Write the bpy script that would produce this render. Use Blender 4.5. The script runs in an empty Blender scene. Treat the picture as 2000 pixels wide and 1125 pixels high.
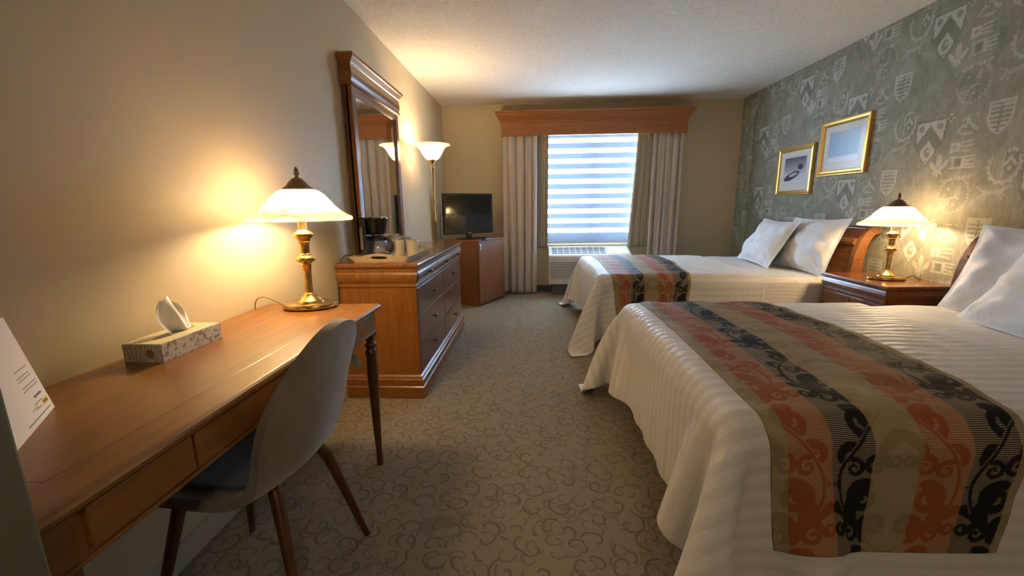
import bpy, bmesh, math, random
import numpy as np
from mathutils import Vector, Matrix, noise
R = math.radians
S = bpy.context.scene
C = bpy.context.collection

# ------------------------------------------------------------------ camera
EYE = Vector((0, 0, 1.2))
cam_d = bpy.data.cameras.new('camera'); cam = bpy.data.objects.new('camera', cam_d); C.objects.link(cam)
cam_d.sensor_width = 36; cam_d.lens = 812 / 2000 * 36; cam_d.clip_start = .02
def nz(v): v = np.array(v, float); return v / np.linalg.norm(v)
_Y = nz((41, -161.5, 812)); _D = np.array((56, 4102., 812)); _D = nz(_D - _Y * _D.dot(_Y)); _X = np.cross(_D, _Y)
if _X[0] < 0: _X = -_X
# rows: world axes in (right, down, forward) camera frame -> camera axes in the world
right = Vector((_X[0], _Y[0], -_D[0])); down = Vector((_X[1], _Y[1], -_D[1])); fwd = Vector((_X[2], _Y[2], -_D[2]))
M = Matrix((right, -down, -fwd)).transposed().to_4x4(); M.translation = EYE
cam.matrix_world = M
S.camera = cam

# ------------------------------------------------------------------ world, daylight, exposure
S.view_settings.view_transform = 'Standard'; S.view_settings.look = 'None'
S.view_settings.gamma = 1; S.view_settings.use_curve_mapping = False
S.view_settings.exposure = 1.5
W = bpy.data.worlds.new('sky'); S.world = W; W.use_nodes = True
W.node_tree.nodes['Background'].inputs[0].default_value = (.64, .82, 1, 1)
W.node_tree.nodes['Background'].inputs[1].default_value = 14.0
pd = bpy.data.lights.new('window_portal', 'AREA'); pd.shape = 'RECTANGLE'; pd.size = 1.5; pd.size_y = 1.55
pd.cycles.is_portal = True
po = bpy.data.objects.new('window_portal', pd); po.location = (.775, 5.93, 1.40); po.rotation_euler = (R(-90), 0, 0); C.objects.link(po)
LAMP_W, FLOOR_W, FILL_W = 11.5, 11, 72  # last value drives the added fill light behind the camera
WARM = (1.0, .71, .38)

# ------------------------------------------------------------------ materials
def mat(name, col=(.5, .5, .5), rough=.5, metal=0, spec=.5, **kw):
    m = bpy.data.materials.new(name); m.use_nodes = True
    b = m.node_tree.nodes['Principled BSDF']
    b.inputs['Base Color'].default_value = (*col, 1); b.inputs['Roughness'].default_value = rough
    b.inputs['Metallic'].default_value = metal; b.inputs['Specular IOR Level'].default_value = spec
    for k, v in kw.items(): b.inputs[k.replace('_', ' ')].default_value = v
    return m
class N:
    """tiny node helper"""
    def __init__(s, m): s.t = m.node_tree; s.b = s.t.nodes.get('Principled BSDF')
    def n(s, typ, **kw):
        x = s.t.nodes.new(typ)
        for k, v in kw.items():
            if hasattr(x, k): setattr(x, k, v)
            else: x.inputs[k.replace('_', ' ')].default_value = v
        return x
    def l(s, a, b): s.t.links.new(a, b)
    def coord(s, kind='Object', scale=(1, 1, 1), rot=(0, 0, 0)):
        c = s.n('ShaderNodeTexCoord'); mp = s.n('ShaderNodeMapping'); mp.inputs['Scale'].default_value = scale
        mp.inputs['Rotation'].default_value = rot
        s.l(c.outputs[kind], mp.inputs[0]); return mp.outputs[0]
    def noise(s, vec, scale=5, detail=2, rough=.5, dist=0):
        x = s.n('ShaderNodeTexNoise'); x.inputs['Scale'].default_value = scale; x.inputs['Detail'].default_value = detail
        x.inputs['Roughness'].default_value = rough; x.inputs['Distortion'].default_value = dist
        s.l(vec, x.inputs['Vector']); return x.outputs[0]
    def math(s, op, a, b=None, clamp=False):
        x = s.n('ShaderNodeMath', operation=op); x.use_clamp = clamp
        for i, v in enumerate((a, b)):
            if v is None: continue
            if isinstance(v, (int, float)): x.inputs[i].default_value = v
            else: s.l(v, x.inputs[i])
        return x.outputs[0]
    def ramp(s, fac, stops):
        x = s.n('ShaderNodeValToRGB'); e = x.color_ramp.elements
        while len(e) < len(stops): e.new(.5)
        for i, (p, c) in enumerate(stops): e[i].position = p; e[i].color = (*c, 1) if len(c) == 3 else c
        s.l(fac, x.inputs[0]); return x.outputs[0]
    def mix(s, fac, a, b, typ='MIX'):
        x = s.n('ShaderNodeMix', data_type='RGBA', blend_type=typ)
        for i, v in ((0, fac), (6, a), (7, b)):
            if isinstance(v, (int, float)): x.inputs[i].default_value = v
            elif isinstance(v, tuple): x.inputs[i].default_value = (*v, 1)
            else: s.l(v, x.inputs[i])
        return x.outputs[2]
    def bump(s, h, strength=.3, dist=.01):
        x = s.n('ShaderNodeBump'); x.inputs['Strength'].default_value = strength; x.inputs['Distance'].default_value = dist
        s.l(h, x.inputs['Height']); s.l(x.outputs[0], s.b.inputs['Normal']); return x

def wood(name, c1, c2, rough=.32, axis=1, scale=1.0, coat=.25):
    m = mat(name, c1, rough); k = N(m)
    sc = [9, 9, 9]; sc[axis] = .9
    v = k.coord('Object', tuple(s * scale for s in sc))
    a = k.noise(v, 3.0, 6, .6, 1.2); b = k.noise(v, 22, 3, .6, .3)
    f = k.math('ADD', k.math('MULTIPLY', a, .75), k.math('MULTIPLY', b, .25))
    col = k.ramp(f, [(.30, c2), (.55, c1), (.75, tuple(min(1, x * 1.25) for x in c1))])
    k.l(col, k.b.inputs['Base Color']); k.b.inputs['Coat Weight'].default_value = coat; k.b.inputs['Coat Roughness'].default_value = .2
    k.bump(b, .04, .002)
    return m
CH1, CH2 = (.225, .084, .014), (.145, .046, .008)
W_x = wood('cherry_wood_grain_x', CH1, CH2, axis=0)
W_y = wood('cherry_wood_grain_y', CH1, CH2, axis=1)
W_z = wood('cherry_wood_grain_z', CH1, CH2, axis=2)
W_desk = wood('desk_wood', (.235, .093, .014), (.155, .052, .008), rough=.36, axis=1, coat=.25)
W_dresser = wood('dresser_front_wood', (.15, .052, .018), (.09, .030, .010), rough=.3, axis=1, coat=.5)
W_dtop = wood('dresser_top_wood', (.22, .085, .03), (.14, .05, .017), rough=.2, axis=1, coat=.6)
W_dark = wood('dark_leg_wood', (.10, .035, .012), (.05, .018, .007), rough=.3, axis=2)
W_val = wood('valance_wood', (.34, .125, .028), (.27, .085, .017), rough=.4, axis=0, coat=.1)
W_bed = wood('headboard_wood', (.19, .068, .014), (.11, .036, .008), rough=.25, axis=1, coat=.6)
W_night = wood('nightstand_wood', (.16, .048, .016), (.09, .026, .009), rough=.22, axis=1, coat=.5)
W_cab = wood('cabinet_wood', (.26, .095, .032), (.19, .062, .020), rough=.4, axis=2, coat=.1)

M_wall = mat('beige_paint', (.545, .457, .300), .5); k = N(M_wall)
k.bump(k.noise(k.coord(), 160, 3), .12, .002)
M_ceil = mat('stipple_ceiling', (.80, .76, .69), .9); k = N(M_ceil)
v = k.coord(); h = k.noise(v, 55, 4, .65); h2 = k.noise(v, 140, 2)
k.bump(k.math('ADD', h, k.math('MULTIPLY', h2, .4)), .8, .012)
k.l(k.ramp(h, [(.35, (.72, .675, .60)), (.6, (.84, .795, .72))]), k.b.inputs['Base Color'])

M_carpet = mat('scroll_carpet', (.3, .25, .18), .95, spec=.1, Sheen_Weight=.15); k = N(M_carpet)
v = k.coord('Object')
wob = k.n('ShaderNodeTexNoise'); wob.inputs['Scale'].default_value = 6; k.l(v, wob.inputs['Vector'])
def line(vec, sc, level, wd, dist=0, det=0):
    n_ = k.noise(vec, sc, det, .4, dist)
    return k.math('SUBTRACT', 1, k.math('DIVIDE', k.math('ABSOLUTE', k.math('SUBTRACT', n_, level)), wd), True)
def curl(vec, sc, r0, r1, wd, gate):
    """one spiral hook in every cell of a Voronoi field"""
    vo = k.n('ShaderNodeTexVoronoi', voronoi_dimensions='2D'); vo.inputs['Scale'].default_value = sc; vo.inputs['Randomness'].default_value = .85; k.l(vec, vo.inputs['Vector'])
    d = k.n('ShaderNodeVectorMath', operation='SUBTRACT'); k.l(vec, d.inputs[0]); k.l(vo.outputs['Position'], d.inputs[1])
    q = k.n('ShaderNodeSeparateXYZ'); k.l(d.outputs[0], q.inputs[0]); cs = k.n('ShaderNodeSeparateColor'); k.l(vo.outputs['Color'], cs.inputs[0])
    sg_ = k.math('SUBTRACT', k.math('MULTIPLY', k.math('GREATER_THAN', cs.outputs[1], .5), 2), 1)
    an = k.math('DIVIDE', k.math('ARCTAN2', k.math('MULTIPLY', q.outputs[1], sg_), q.outputs[0]), 2 * math.pi)
    t_ = k.math('FRACT', k.math('ADD', an, k.math('ADD', cs.outputs[0], 2)))
    tgt = k.math('ADD', r0, k.math('MULTIPLY', t_, r1 - r0))
    w_ = k.math('SUBTRACT', 1, k.math('DIVIDE', k.math('ABSOLUTE', k.math('SUBTRACT', vo.outputs['Distance'], tgt)), wd), True)
    return k.math('MULTIPLY', k.math('MULTIPLY', w_, 1.6, True), k.math('LESS_THAN', t_, gate))
wobv = k.n('ShaderNodeVectorMath', operation='MULTIPLY_ADD'); wobv.inputs[1].default_value = (.03, .03, 0); k.l(wob.outputs['Color'], wobv.inputs[0]); k.l(v, wobv.inputs[2])
vw = wobv.outputs[0]; mp2 = k.n('ShaderNodeMapping'); mp2.inputs['Rotation'].default_value = (0, 0, 1.1); mp2.inputs['Location'].default_value = (.37, .21, 0); k.l(vw, mp2.inputs[0])
c1 = curl(vw, 9.5, .10, .62, .060, .93); c2 = curl(mp2.outputs[0], 12, .12, .60, .065, .80)
l1 = line(vw, 7, .5, .020, 1.0)
ln = k.math('MAXIMUM', c1, k.math('MAXIMUM', k.math('MULTIPLY', c2, .75), k.math('MULTIPLY', l1, .6)))
sp = k.noise(v, 220, 2, .7)
base = k.mix(sp, (.17, .138, .092), (.31, .26, .185))
col = k.mix(k.math('MULTIPLY', ln, .60), base, (.070, .050, .030))
k.l(col, k.b.inputs['Base Color']); k.bump(k.math('SUBTRACT', sp, k.math('MULTIPLY', ln, .4)), .5, .004)

M_brass = mat('aged_brass', (.62, .42, .16), .26, 1); k = N(M_brass)
k.l(k.ramp(k.noise(k.coord(), 30, 3), [(.35, (.40, .27, .10)), (.65, (.68, .48, .20))]), k.b.inputs['Base Color'])
M_bronze = mat('dark_bronze', (.22, .16, .09), .4, .8)
M_knob = mat('pewter_knob', (.20, .17, .14), .3, 1)
M_gold = mat('gilt_frame', (.72, .44, .12), .3, .85); k = N(M_gold); k.bump(k.noise(k.coord(), 120, 2), .15, .002)
M_black = mat('black_plastic', (.012, .012, .013), .22)
M_blackm = mat('black_cord_rubber', (.015, .013, .012), .5)
M_goldcord = mat('gold_lamp_cord', (.42, .30, .10), .4)
M_screen = mat('dark_screen', (.006, .009, .007), .06)
M_white = mat('white_plastic', (.74, .72, .68), .35)
M_grey = mat('grey_plastic', (.16, .17, .18), .5)
M_chrome = mat('satin_metal', (.65, .65, .66), .25, 1)
M_mirror = mat('mirror_silver', (.86, .88, .88), .01, 1)
M_cream = mat('cream_ceramic', (.72, .63, .48), .3)
M_traym = mat('tan_painted_tray', (.66, .52, .33), .4)
M_paper = mat('white_paper', (.78, .76, .73), .8)
M_ink = mat('printed_ink', (.10, .12, .20), .8)
M_inkg = mat('printed_grey_ink', (.30, .30, .33), .8)
M_yellow = mat('yellow_highlight', (.75, .52, .03), .8)
M_mount = mat('picture_mount', (.70, .68, .64), .8)
M_base = mat('vinyl_baseboard', (.09, .085, .08), .5)
M_lightbase = mat('painted_baseboard', (.47, .42, .31), .5)
M_cupp = mat('clear_cup_plastic', (.85, .84, .82), .25, Transmission_Weight=.35)

def glassy(name, tint=(1, 1, 1), gl=.12, ro=.02):
    m = bpy.data.materials.new(name); m.use_nodes = True; t = m.node_tree; t.nodes.clear()
    o = t.nodes.new('ShaderNodeOutputMaterial'); mx = t.nodes.new('ShaderNodeMixShader'); tr = t.nodes.new('ShaderNodeBsdfTransparent')
    g = t.nodes.new('ShaderNodeBsdfGlossy'); g.inputs['Roughness'].default_value = ro; tr.inputs[0].default_value = (*tint, 1)
    mx.inputs[0].default_value = gl; t.links.new(tr.outputs[0], mx.inputs[1]); t.links.new(g.outputs[0], mx.inputs[2]); t.links.new(mx.outputs[0], o.inputs[0])
    return m
M_pane = glassy('window_glass', (1, 1, 1), .05)
M_carafe = glassy('carafe_glass', (.82, .80, .78), .22)

def shade_mat(name):
    m = bpy.data.materials.new(name); m.use_nodes = True; t = m.node_tree; t.nodes.clear(); k = N(m)
    o = k.n('ShaderNodeOutputMaterial'); tl = k.n('ShaderNodeBsdfTranslucent'); df = k.n('ShaderNodeBsdfDiffuse'); gl = k.n('ShaderNodeBsdfGlossy')
    gl.inputs['Roughness'].default_value = .15
    v = k.coord('Object', (3, 3, 9)); n_ = k.noise(v, 3.2, 4, .55, 1.6)
    c = k.ramp(n_, [(.34, (.38, .31, .22)), (.55, (.76, .68, .54))])
    k.l(c, tl.inputs[0]); k.l(c, df.inputs[0])
    a = k.n('ShaderNodeMixShader'); a.inputs[0].default_value = .30; k.l(tl.outputs[0], a.inputs[1]); k.l(df.outputs[0], a.inputs[2])
    tp = k.n('ShaderNodeBsdfTransparent'); a2 = k.n('ShaderNodeMixShader'); a2.inputs[0].default_value = .42; k.l(a.outputs[0], a2.inputs[1]); k.l(tp.outputs[0], a2.inputs[2])
    b = k.n('ShaderNodeMixShader'); b.inputs[0].default_value = .05; k.l(a2.outputs[0], b.inputs[1]); k.l(gl.outputs[0], b.inputs[2])
    k.l(b.outputs[0], o.inputs[0]); return m
M_shade = shade_mat('alabaster_glass')
M_bulb = mat('lit_bulb', (1, 1, 1), .5, Emission_Strength=25.0); M_bulb.node_tree.nodes['Principled BSDF'].inputs['Emission Color'].default_value = (1, .78, .5, 1)

def linen(name, c=(.70, .69, .67), stripe=True, period=.050, axis='V'):
    m = mat(name, c, .6, Sheen_Weight=.2); k = N(m)
    uv = k.n('ShaderNodeTexCoord'); sp_ = k.n('ShaderNodeSeparateXYZ'); k.l(uv.outputs['UV'], sp_.inputs[0])
    w = k.math('MULTIPLY', sp_.outputs[1 if axis == 'V' else 0], 1 / period)
    f = k.math('FRACT', w); s_ = k.math('GREATER_THAN', f, .5)
    if stripe:
        k.l(k.mix(s_, c, tuple(x * .90 for x in c)), k.b.inputs['Base Color'])
        k.l(k.mix(s_, (.42, .42, .42), (.75, .75, .75)), k.b.inputs['Roughness'])
    v = k.coord('Object'); h = k.noise(v, 14, 5, .6, .8); e = k.noise(v, 500, 1)
    hh = k.math('ADD', k.math('MULTIPLY', h, 1.0), k.math('MULTIPLY', e, .03))
    if stripe: hh = k.math('ADD', hh, k.math('MULTIPLY', k.math('ABSOLUTE', k.math('SUBTRACT', f, .5)), .06))
    k.bump(hh, .35, .02); return m
M_duvet = linen('satin_stripe_cotton')
M_pillow = linen('pillow_cotton', (.76, .76, .77), False, .022)
M_sheet = linen('sheet_cotton', (.68, .66, .63), True, .03)
M_spring = mat('box_spring_ticking', (.60, .58, .54), .8)

def drape(name, c):
    m = mat(name, c, .75, Sheen_Weight=.25); k = N(m)
    v = k.coord('Object', (1, 1, .15)); n_ = k.noise(v, 220, 2)
    k.l(k.mix(n_, tuple(x * .88 for x in c), tuple(min(1, x * 1.1) for x in c)), k.b.inputs['Base Color']); k.bump(n_, .1, .002); return m
M_drape = drape('oatmeal_drape', (.58, .51, .44))
M_lining = drape('taupe_lining_drape', (.38, .33, .23))
M_velvet = mat('taupe_velvet', (.20, .165, .125), .75, Sheen_Weight=.5, Sheen_Roughness=.4); k = N(M_velvet)
v = k.coord('Object', (1, 1, .5)); k.l(k.ramp(k.noise(v, 9, 4, .6), [(.35, (.165, .14, .11)), (.65, (.24, .20, .155))]), k.b.inputs['Base Color'])
k.bump(k.noise(k.coord(), 300, 2), .15, .002)
M_velvet2 = mat('slate_velvet_seat', (.050, .054, .060), .8, Sheen_Weight=.3)

# ------------------------------------------------------------------ object helpers
def root_of(o):
    while o.parent: o = o.parent
    return o
def tag(o, label=None, cat=None, group=None, kind=None):
    if label: o['label'] = label
    if cat: o['category'] = cat
    if group: o['group'] = group
    if kind: o['kind'] = kind
    return o
def thing(name, label, cat, loc=(0, 0, 0), rotz=0, group=None):
    o = bpy.data.objects.new(name, None); o.empty_display_size = .05; C.objects.link(o)
    o.location = loc; o.rotation_euler = (0, 0, rotz); return tag(o, label, cat, group)
def obj(name, bm, m, parent=None, world=False, smooth=False, mats=None):
    me = bpy.data.meshes.new(name)
    if isinstance(bm, bpy.types.Mesh): me = bm
    else: bm.to_mesh(me); bm.free()
    o = bpy.data.objects.new(name, me); C.objects.link(o)
    if not me.materials:
        for x in (mats or [m]): me.materials.append(x)
    if parent:
        if world: me.transform(Matrix.Translation(-root_of(parent).location))
        o.parent = parent
    if smooth: me.shade_smooth()
    return o
def autosmooth(o, ang=35):
    me = o.data; me.shade_smooth()
    bm = bmesh.new(); bm.from_mesh(me)
    for e in bm.edges:
        if len(e.link_faces) == 2 and e.calc_face_angle(0) > R(ang): e.smooth = False
    bm.to_mesh(me); bm.free(); return o
def box(bm, x0, x1, y0, y1, z0, z1, bev=0, mi=0):
    r = bmesh.ops.create_cube(bm, size=1)
    vs = r['verts']
    for v in vs:
        v.co = Vector((x0 + (v.co.x + .5) * (x1 - x0), y0 + (v.co.y + .5) * (y1 - y0), z0 + (v.co.z + .5) * (z1 - z0)))
    fs = {f for v in vs for f in v.link_faces}
    for f in fs: f.material_index = mi
    if bev:
        es = {e for v in vs for e in v.link_edges}
        bmesh.ops.bevel(bm, geom=list(es), offset=bev, segments=2, profile=.6, affect='EDGES')
    return vs
def B(x0, x1, y0, y1, z0, z1, bev=0.003):
    bm = bmesh.new(); box(bm, x0, x1, y0, y1, z0, z1, bev); return bm
def lathe(bm, prof, n=32, c=(0, 0, 0), sx=1, sy=1, cap=True):
    rings = []
    for r, z in prof:
        rings.append([bm.verts.new((c[0] + max(r, 1e-4) * sx * math.cos(2 * math.pi * i / n), c[1] + max(r, 1e-4) * sy * math.sin(2 * math.pi * i / n), c[2] + z)) for i in range(n)])
    for a, b in zip(rings, rings[1:]):
        for i in range(n): bm.faces.new((a[i], a[(i + 1) % n], b[(i + 1) % n], b[i]))
    if cap:
        bm.faces.new(rings[0][::-1]); bm.faces.new(rings[-1])
    return rings
def tube(bm, pts, r, n=8, cap=True):
    pts = [Vector(p) for p in pts]; rs = r if isinstance(r, (list, tuple)) else [r] * len(pts)
    prev = None; rings = []
    up = Vector((0, 0, 1))
    for i, p in enumerate(pts):
        t = (pts[min(i + 1, len(pts) - 1)] - pts[max(i - 1, 0)]).normalized()
        if prev is None:
            a = t.cross(up) if abs(t.dot(up)) < .95 else t.cross(Vector((1, 0, 0)))
        else: a = prev - t * prev.dot(t)
        a.normalize(); prev = a; b = t.cross(a)
        rings.append([bm.verts.new(p + (a * math.cos(2 * math.pi * k / n) + b * math.sin(2 * math.pi * k / n)) * rs[i]) for k in range(n)])
    for a, b in zip(rings, rings[1:]):
        for i in range(n): bm.faces.new((a[i], a[(i + 1) % n], b[(i + 1) % n], b[i]))
    if cap: bm.faces.new(rings[0][::-1]); bm.faces.new(rings[-1])
def curve_pts(pts, n=10):
    """Catmull-Rom through points"""
    P = [Vector(p) for p in pts]; P = [P[0] * 2 - P[1]] + P + [P[-1] * 2 - P[-2]]; out = []
    for i in range(1, len(P) - 2):
        for j in range(n):
            t = j / n; a, b, c, d = P[i - 1:i + 3]
            out.append(.5 * ((2 * b) + (c - a) * t + (2 * a - 5 * b + 4 * c - d) * t * t + (3 * b - a - 3 * c + d) * t ** 3))
    out.append(P[-2]); return out
def stack(bm, x0, x1, y0, y1, prof, fac=(1, 1, 1, 1), cap=True):
    """rectangle loft: prof = [(offset, z)], fac = offset factors of the sides x0, x1, y0, y1"""
    rings = []
    for o_, z in prof:
        a, b, c, d = x0 - o_ * fac[0], x1 + o_ * fac[1], y0 - o_ * fac[2], y1 + o_ * fac[3]
        rings.append([bm.verts.new(q) for q in ((a, c, z), (b, c, z), (b, d, z), (a, d, z))])
    for p, q in zip(rings, rings[1:]):
        for i in range(4): bm.faces.new((p[i], p[(i + 1) % 4], q[(i + 1) % 4], q[i]))
    if cap: bm.faces.new(rings[0][::-1]); bm.faces.new(rings[-1])
    return rings
def prism(bm, prof, axis, a, b):
    """extrude polygon of 2D points; axis 1: points are (x, z) extruded in y a..b; axis 0: (y, z) in x; axis 2: (x, y) in z"""
    def co(p, t): return (p[0], t, p[1]) if axis == 1 else ((t, p[0], p[1]) if axis == 0 else (p[0], p[1], t))
    A = [bm.verts.new(co(p, a)) for p in prof]; Bv = [bm.verts.new(co(p, b)) for p in prof]; n = len(prof)
    for i in range(n): bm.faces.new((A[i], A[(i + 1) % n], Bv[(i + 1) % n], Bv[i]))
    bm.faces.new(A[::-1]); bm.faces.new(Bv)
    bmesh.ops.recalc_face_normals(bm, faces=bm.faces)
def grid_mesh(name, P, uv=None, mask=None, col=None):
    """P (n, m, 3) numpy -> mesh, fast"""
    n, m = P.shape[:2]; me = bpy.data.meshes.new(name)
    i = np.arange(n * m).reshape(n, m)
    q = np.stack([i[:-1, :-1], i[1:, :-1], i[1:, 1:], i[:-1, 1:]], -1).reshape(-1, 4)
    me.vertices.add(n * m); me.vertices.foreach_set('co', P.reshape(-1).astype(np.float32))
    me.loops.add(q.size); me.loops.foreach_set('vertex_index', q.reshape(-1).astype(np.int32))
    me.polygons.add(len(q)); me.polygons.foreach_set('loop_start', (np.arange(len(q)) * 4).astype(np.int32))
    me.update(calc_edges=True); me.validate()
    if uv is not None:
        l = me.uv_layers.new(name='UVMap'); l.data.foreach_set('uv', uv.reshape(-1, 2)[q.reshape(-1)].reshape(-1).astype(np.float32))
    if mask is not None:
        a = me.attributes.new('mask', 'FLOAT', 'POINT'); a.data.foreach_set('value', mask.reshape(-1).astype(np.float32))
    if col is not None:
        a = me.attributes.new('weave', 'FLOAT_COLOR', 'POINT')
        a.data.foreach_set('color', np.concatenate([col, np.ones(col.shape[:-1] + (1,))], -1).reshape(-1).astype(np.float32))
    me.shade_smooth(); return me
def copy_tree(o, parent=None):
    c = o.copy(); C.objects.link(c); c.parent = parent
    for ch in [x for x in bpy.data.objects if x.parent == o]: copy_tree(ch, c)
    return c
def struct(name, bm, m, **kw):
    o = obj(name, bm, m, **kw); o['kind'] = 'structure'; return o

# ------------------------------------------------------------------ room shell
XL, XR, YB, YR, ZC = -1.205, 2.69, 5.80, -2.2, 2.50
struct('floor', B(XL - .12, XR + .12, YR - .1, YB + .14, -.1, 0, 0), M_carpet)
struct('ceiling', B(XL - .12, XR + .12, YR - .1, YB + .14, ZC, ZC + .1, 0), M_ceil)
struct('wall_left', B(XL - .12, XL, YR - .1, YB + .14, 0, ZC, 0), M_wall)
struct('wall_rear', B(XL, XR, YR - .1, YR, 0, ZC, 0), M_wall)
WX0, WX1, WZ0, WZ1 = .08, 1.50, .66, 2.16
bm = bmesh.new()
box(bm, XL, WX0, YB, YB + .14, 0, ZC); box(bm, WX1, XR, YB, YB + .14, 0, ZC)
box(bm, WX0, WX1, YB, YB + .14, 0, WZ0); box(bm, WX0, WX1, YB, YB + .14, WZ1, ZC)
struct('wall_back', bm, M_wall)
# closet return beside the camera, rounded corner bead
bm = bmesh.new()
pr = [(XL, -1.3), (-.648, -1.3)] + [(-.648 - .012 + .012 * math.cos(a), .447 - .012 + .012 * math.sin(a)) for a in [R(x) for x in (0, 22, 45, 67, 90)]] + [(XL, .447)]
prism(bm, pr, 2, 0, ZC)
M_part = mat('closet_wall_in_shade', (.125, .115, .07), .6)  # dark base colour stands in for a wall in shade
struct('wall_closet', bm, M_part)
struct('baseboard_left', B(XL, XL + .012, .447, YB, 0, .09, .002), M_lightbase)
struct('baseboard_back', B(XL, XR, YB - .012, YB, 0, .09, .002), M_base)
struct('baseboard_right', B(XR - .014, XR, YR, YB - .012, 0, .09, .002), M_base)

# ---- wallpaper wall: pattern woven into the wall's own mesh
def seg(Sx, Z, x0, z0, x1, z1, r):
    dx, dz = x1 - x0, z1 - z0; t = np.clip(((Sx - x0) * dx + (Z - z0) * dz) / (dx * dx + dz * dz + 1e-12), 0, 1)
    return np.hypot(Sx - x0 - t * dx, Z - z0 - t * dz) < r
def ell(Sx, Z, cx, cz, a, b, ang=0):
    c, s = math.cos(ang), math.sin(ang); u = (Sx - cx) * c + (Z - cz) * s; v = -(Sx - cx) * s + (Z - cz) * c
    return (u / a) ** 2 + (v / b) ** 2 < 1
def poly(Sx, Z, pts):
    ins = np.zeros(Sx.shape, bool); n = len(pts)
    for i in range(n):
        x0, z0 = pts[i]; x1, z1 = pts[(i + 1) % n]
        if z0 == z1: continue
        c = ((z0 > Z) != (z1 > Z)) & (Sx < (x1 - x0) * (Z - z0) / (z1 - z0) + x0); ins ^= c
    return ins
def shield_pts(cx, cz, w, h):
    return [(cx - w / 2, cz + h / 2), (cx + w / 2, cz + h / 2), (cx + w / 2, cz), (cx + w * .42, cz - h * .2), (cx + w * .25, cz - h * .38), (cx, cz - h / 2),
            (cx - w * .25, cz - h * .38), (cx - w * .42, cz - h * .2), (cx - w / 2, cz)]
def motifs(s, z, out):
    def put(m, v): out[m] = v
    # big shield with a chevron
    put(poly(s, z, [(-.112, .150), (.112, .150), (.112, 0), (.0, -.155), (-.112, 0)]), -.35)
    sh = poly(s, z, [(-.10, .138), (.10, .138), (.098, .02), (.06, -.06), (0, -.143), (-.06, -.06), (-.098, .02)]); put(sh, .9)
    put(sh & (ell(s, z, -.064, .098, .020, .022) | ell(s, z, .066, .100, .024, .020)), .1)
    put(sh & (z < .118 - abs(s) * 1.30) & (z > .018 - abs(s) * 1.30), -.30)
    put(sh & (abs(s) > .052) & (z < -.0), -.30)
    put(ell(s, z, 0, -.060, .024, .034) & ~ell(s, z, .008, -.052, .009, .012), -.05); put(sh & ell(s, z, 0, -.118, .014, .005), .1)
    # fleur-de-lis
    f = ell(s, z, .10, -.125, .018, .045) | ell(s, z, .062, -.158, .016, .034, .75) | ell(s, z, .138, -.158, .016, .034, -.75)
    f |= seg(s, z, .07, -.178, .13, -.178, .006) | ell(s, z, .10, -.205, .010, .026) | ell(s, z, .080, -.200, .008, .016, -.6) | ell(s, z, .120, -.200, .008, .016, .6)
    f |= ell(s, z, .048, -.140, .014, .016) | ell(s, z, .152, -.140, .014, .016)
    put(f, .75)
    # ermine-striped shield
    e = poly(s, z, shield_pts(.427, .084, .14, .19)); put(e, .7)
    e2 = poly(s, z, shield_pts(.427, .084, .115, .165))
    put(e2 & ((np.mod(z * 1000, 27) < 11) | (abs(s - .427) < .009 + .006 * np.sin(z * 240))), -.15)
    # castle shield with wavy mantle
    a = np.arctan2(z - .149, s + .208); rr = np.hypot((s + .208) / .085, (z - .149) / .105)
    ring = (rr < 1.05 + .07 * np.sin(a * 16)) & (rr > .86) & (z < .20); put(ring, .6)
    put(poly(s, z, shield_pts(-.175, .155, .075, .13)), -.25)
    put(seg(s, z, -.213, .225, -.213, .085, .004), .6)
    put(seg(s, z, -.205, .15, -.178, .19, .008) | seg(s, z, -.178, .19, -.150, .15, .008), .6)
    put(ell(s, z, -.178, .13, .010, .014) | ell(s, z, -.195, .225, .008, .010) | ell(s, z, -.175, .232, .008, .010) | ell(s, z, -.155, .225, .008, .010), .6)
    # running beast
    h = seg(s, z, -.28, -.01, -.20, .0, .013) | seg(s, z, -.20, 0, -.165, .032, .010) | seg(s, z, -.165, .032, -.145, .025, .007)
    h |= seg(s, z, -.28, -.01, -.32, -.035, .005) | seg(s, z, -.28, -.01, -.31, .012, .005) | seg(s, z, -.205, -.005, -.165, -.025, .005) | seg(s, z, -.21, -.005, -.185, -.045, .005)
    h |= seg(s, z, -.29, .0, -.335, .03, .004) | seg(s, z, -.275, -.01, -.285, -.05, .005)
    put(h, .42)
    # banner with cross, and a swallow-tailed banner
    b = poly(s, z, [(.165, -.02), (.165, -.085), (.225, -.080), (.225, -.025)]); put(b, .75)
    put(seg(s, z, .180, -.052, .206, -.052, .004) | seg(s, z, .193, -.040, .193, -.066, .004), -.25)
    put(seg(s, z, .225, -.03, .300, -.022, .006) | seg(s, z, .225, -.052, .300, -.050, .006) | seg(s, z, .225, -.075, .292, -.082, .006), .6)
    put(seg(s, z, .18, -.115, .33, -.115, .005) | seg(s, z, .18, -.182, .33, -.182, .005) | seg(s, z, .27, -.140, .325, -.135, .006) | seg(s, z, .27, -.160, .325, -.165, .006), .7)
    put(poly(s, z, [(.252, -.115), (.276, -.115), (.276, -.182), (.252, -.182)]), .7); put(poly(s, z, [(.185, -.115), (.20, -.115), (.20, -.182), (.185, -.182)]), .5)
    put(poly(s, z, [(.205, -.128), (.247, -.128), (.247, -.170), (.205, -.170)]), -.35)
    # small crossed lozenge
    c = poly(s, z, [(.105, .165), (.160, .165), (.150, .11), (.115, .11)]); put(c, .7)
    put(c & (seg(s, z, .108, .160, .152, .115, .005) | seg(s, z, .156, .160, .112, .115, .005)), -.3)
    # crest with mantling
    g = seg(s, z, .19, .035, .22, .075, .008) | seg(s, z, .22, .075, .245, .065, .007) | seg(s, z, .305, .045, .275, .07, .010) | seg(s, z, .275, .07, .25, .10, .006)
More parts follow.
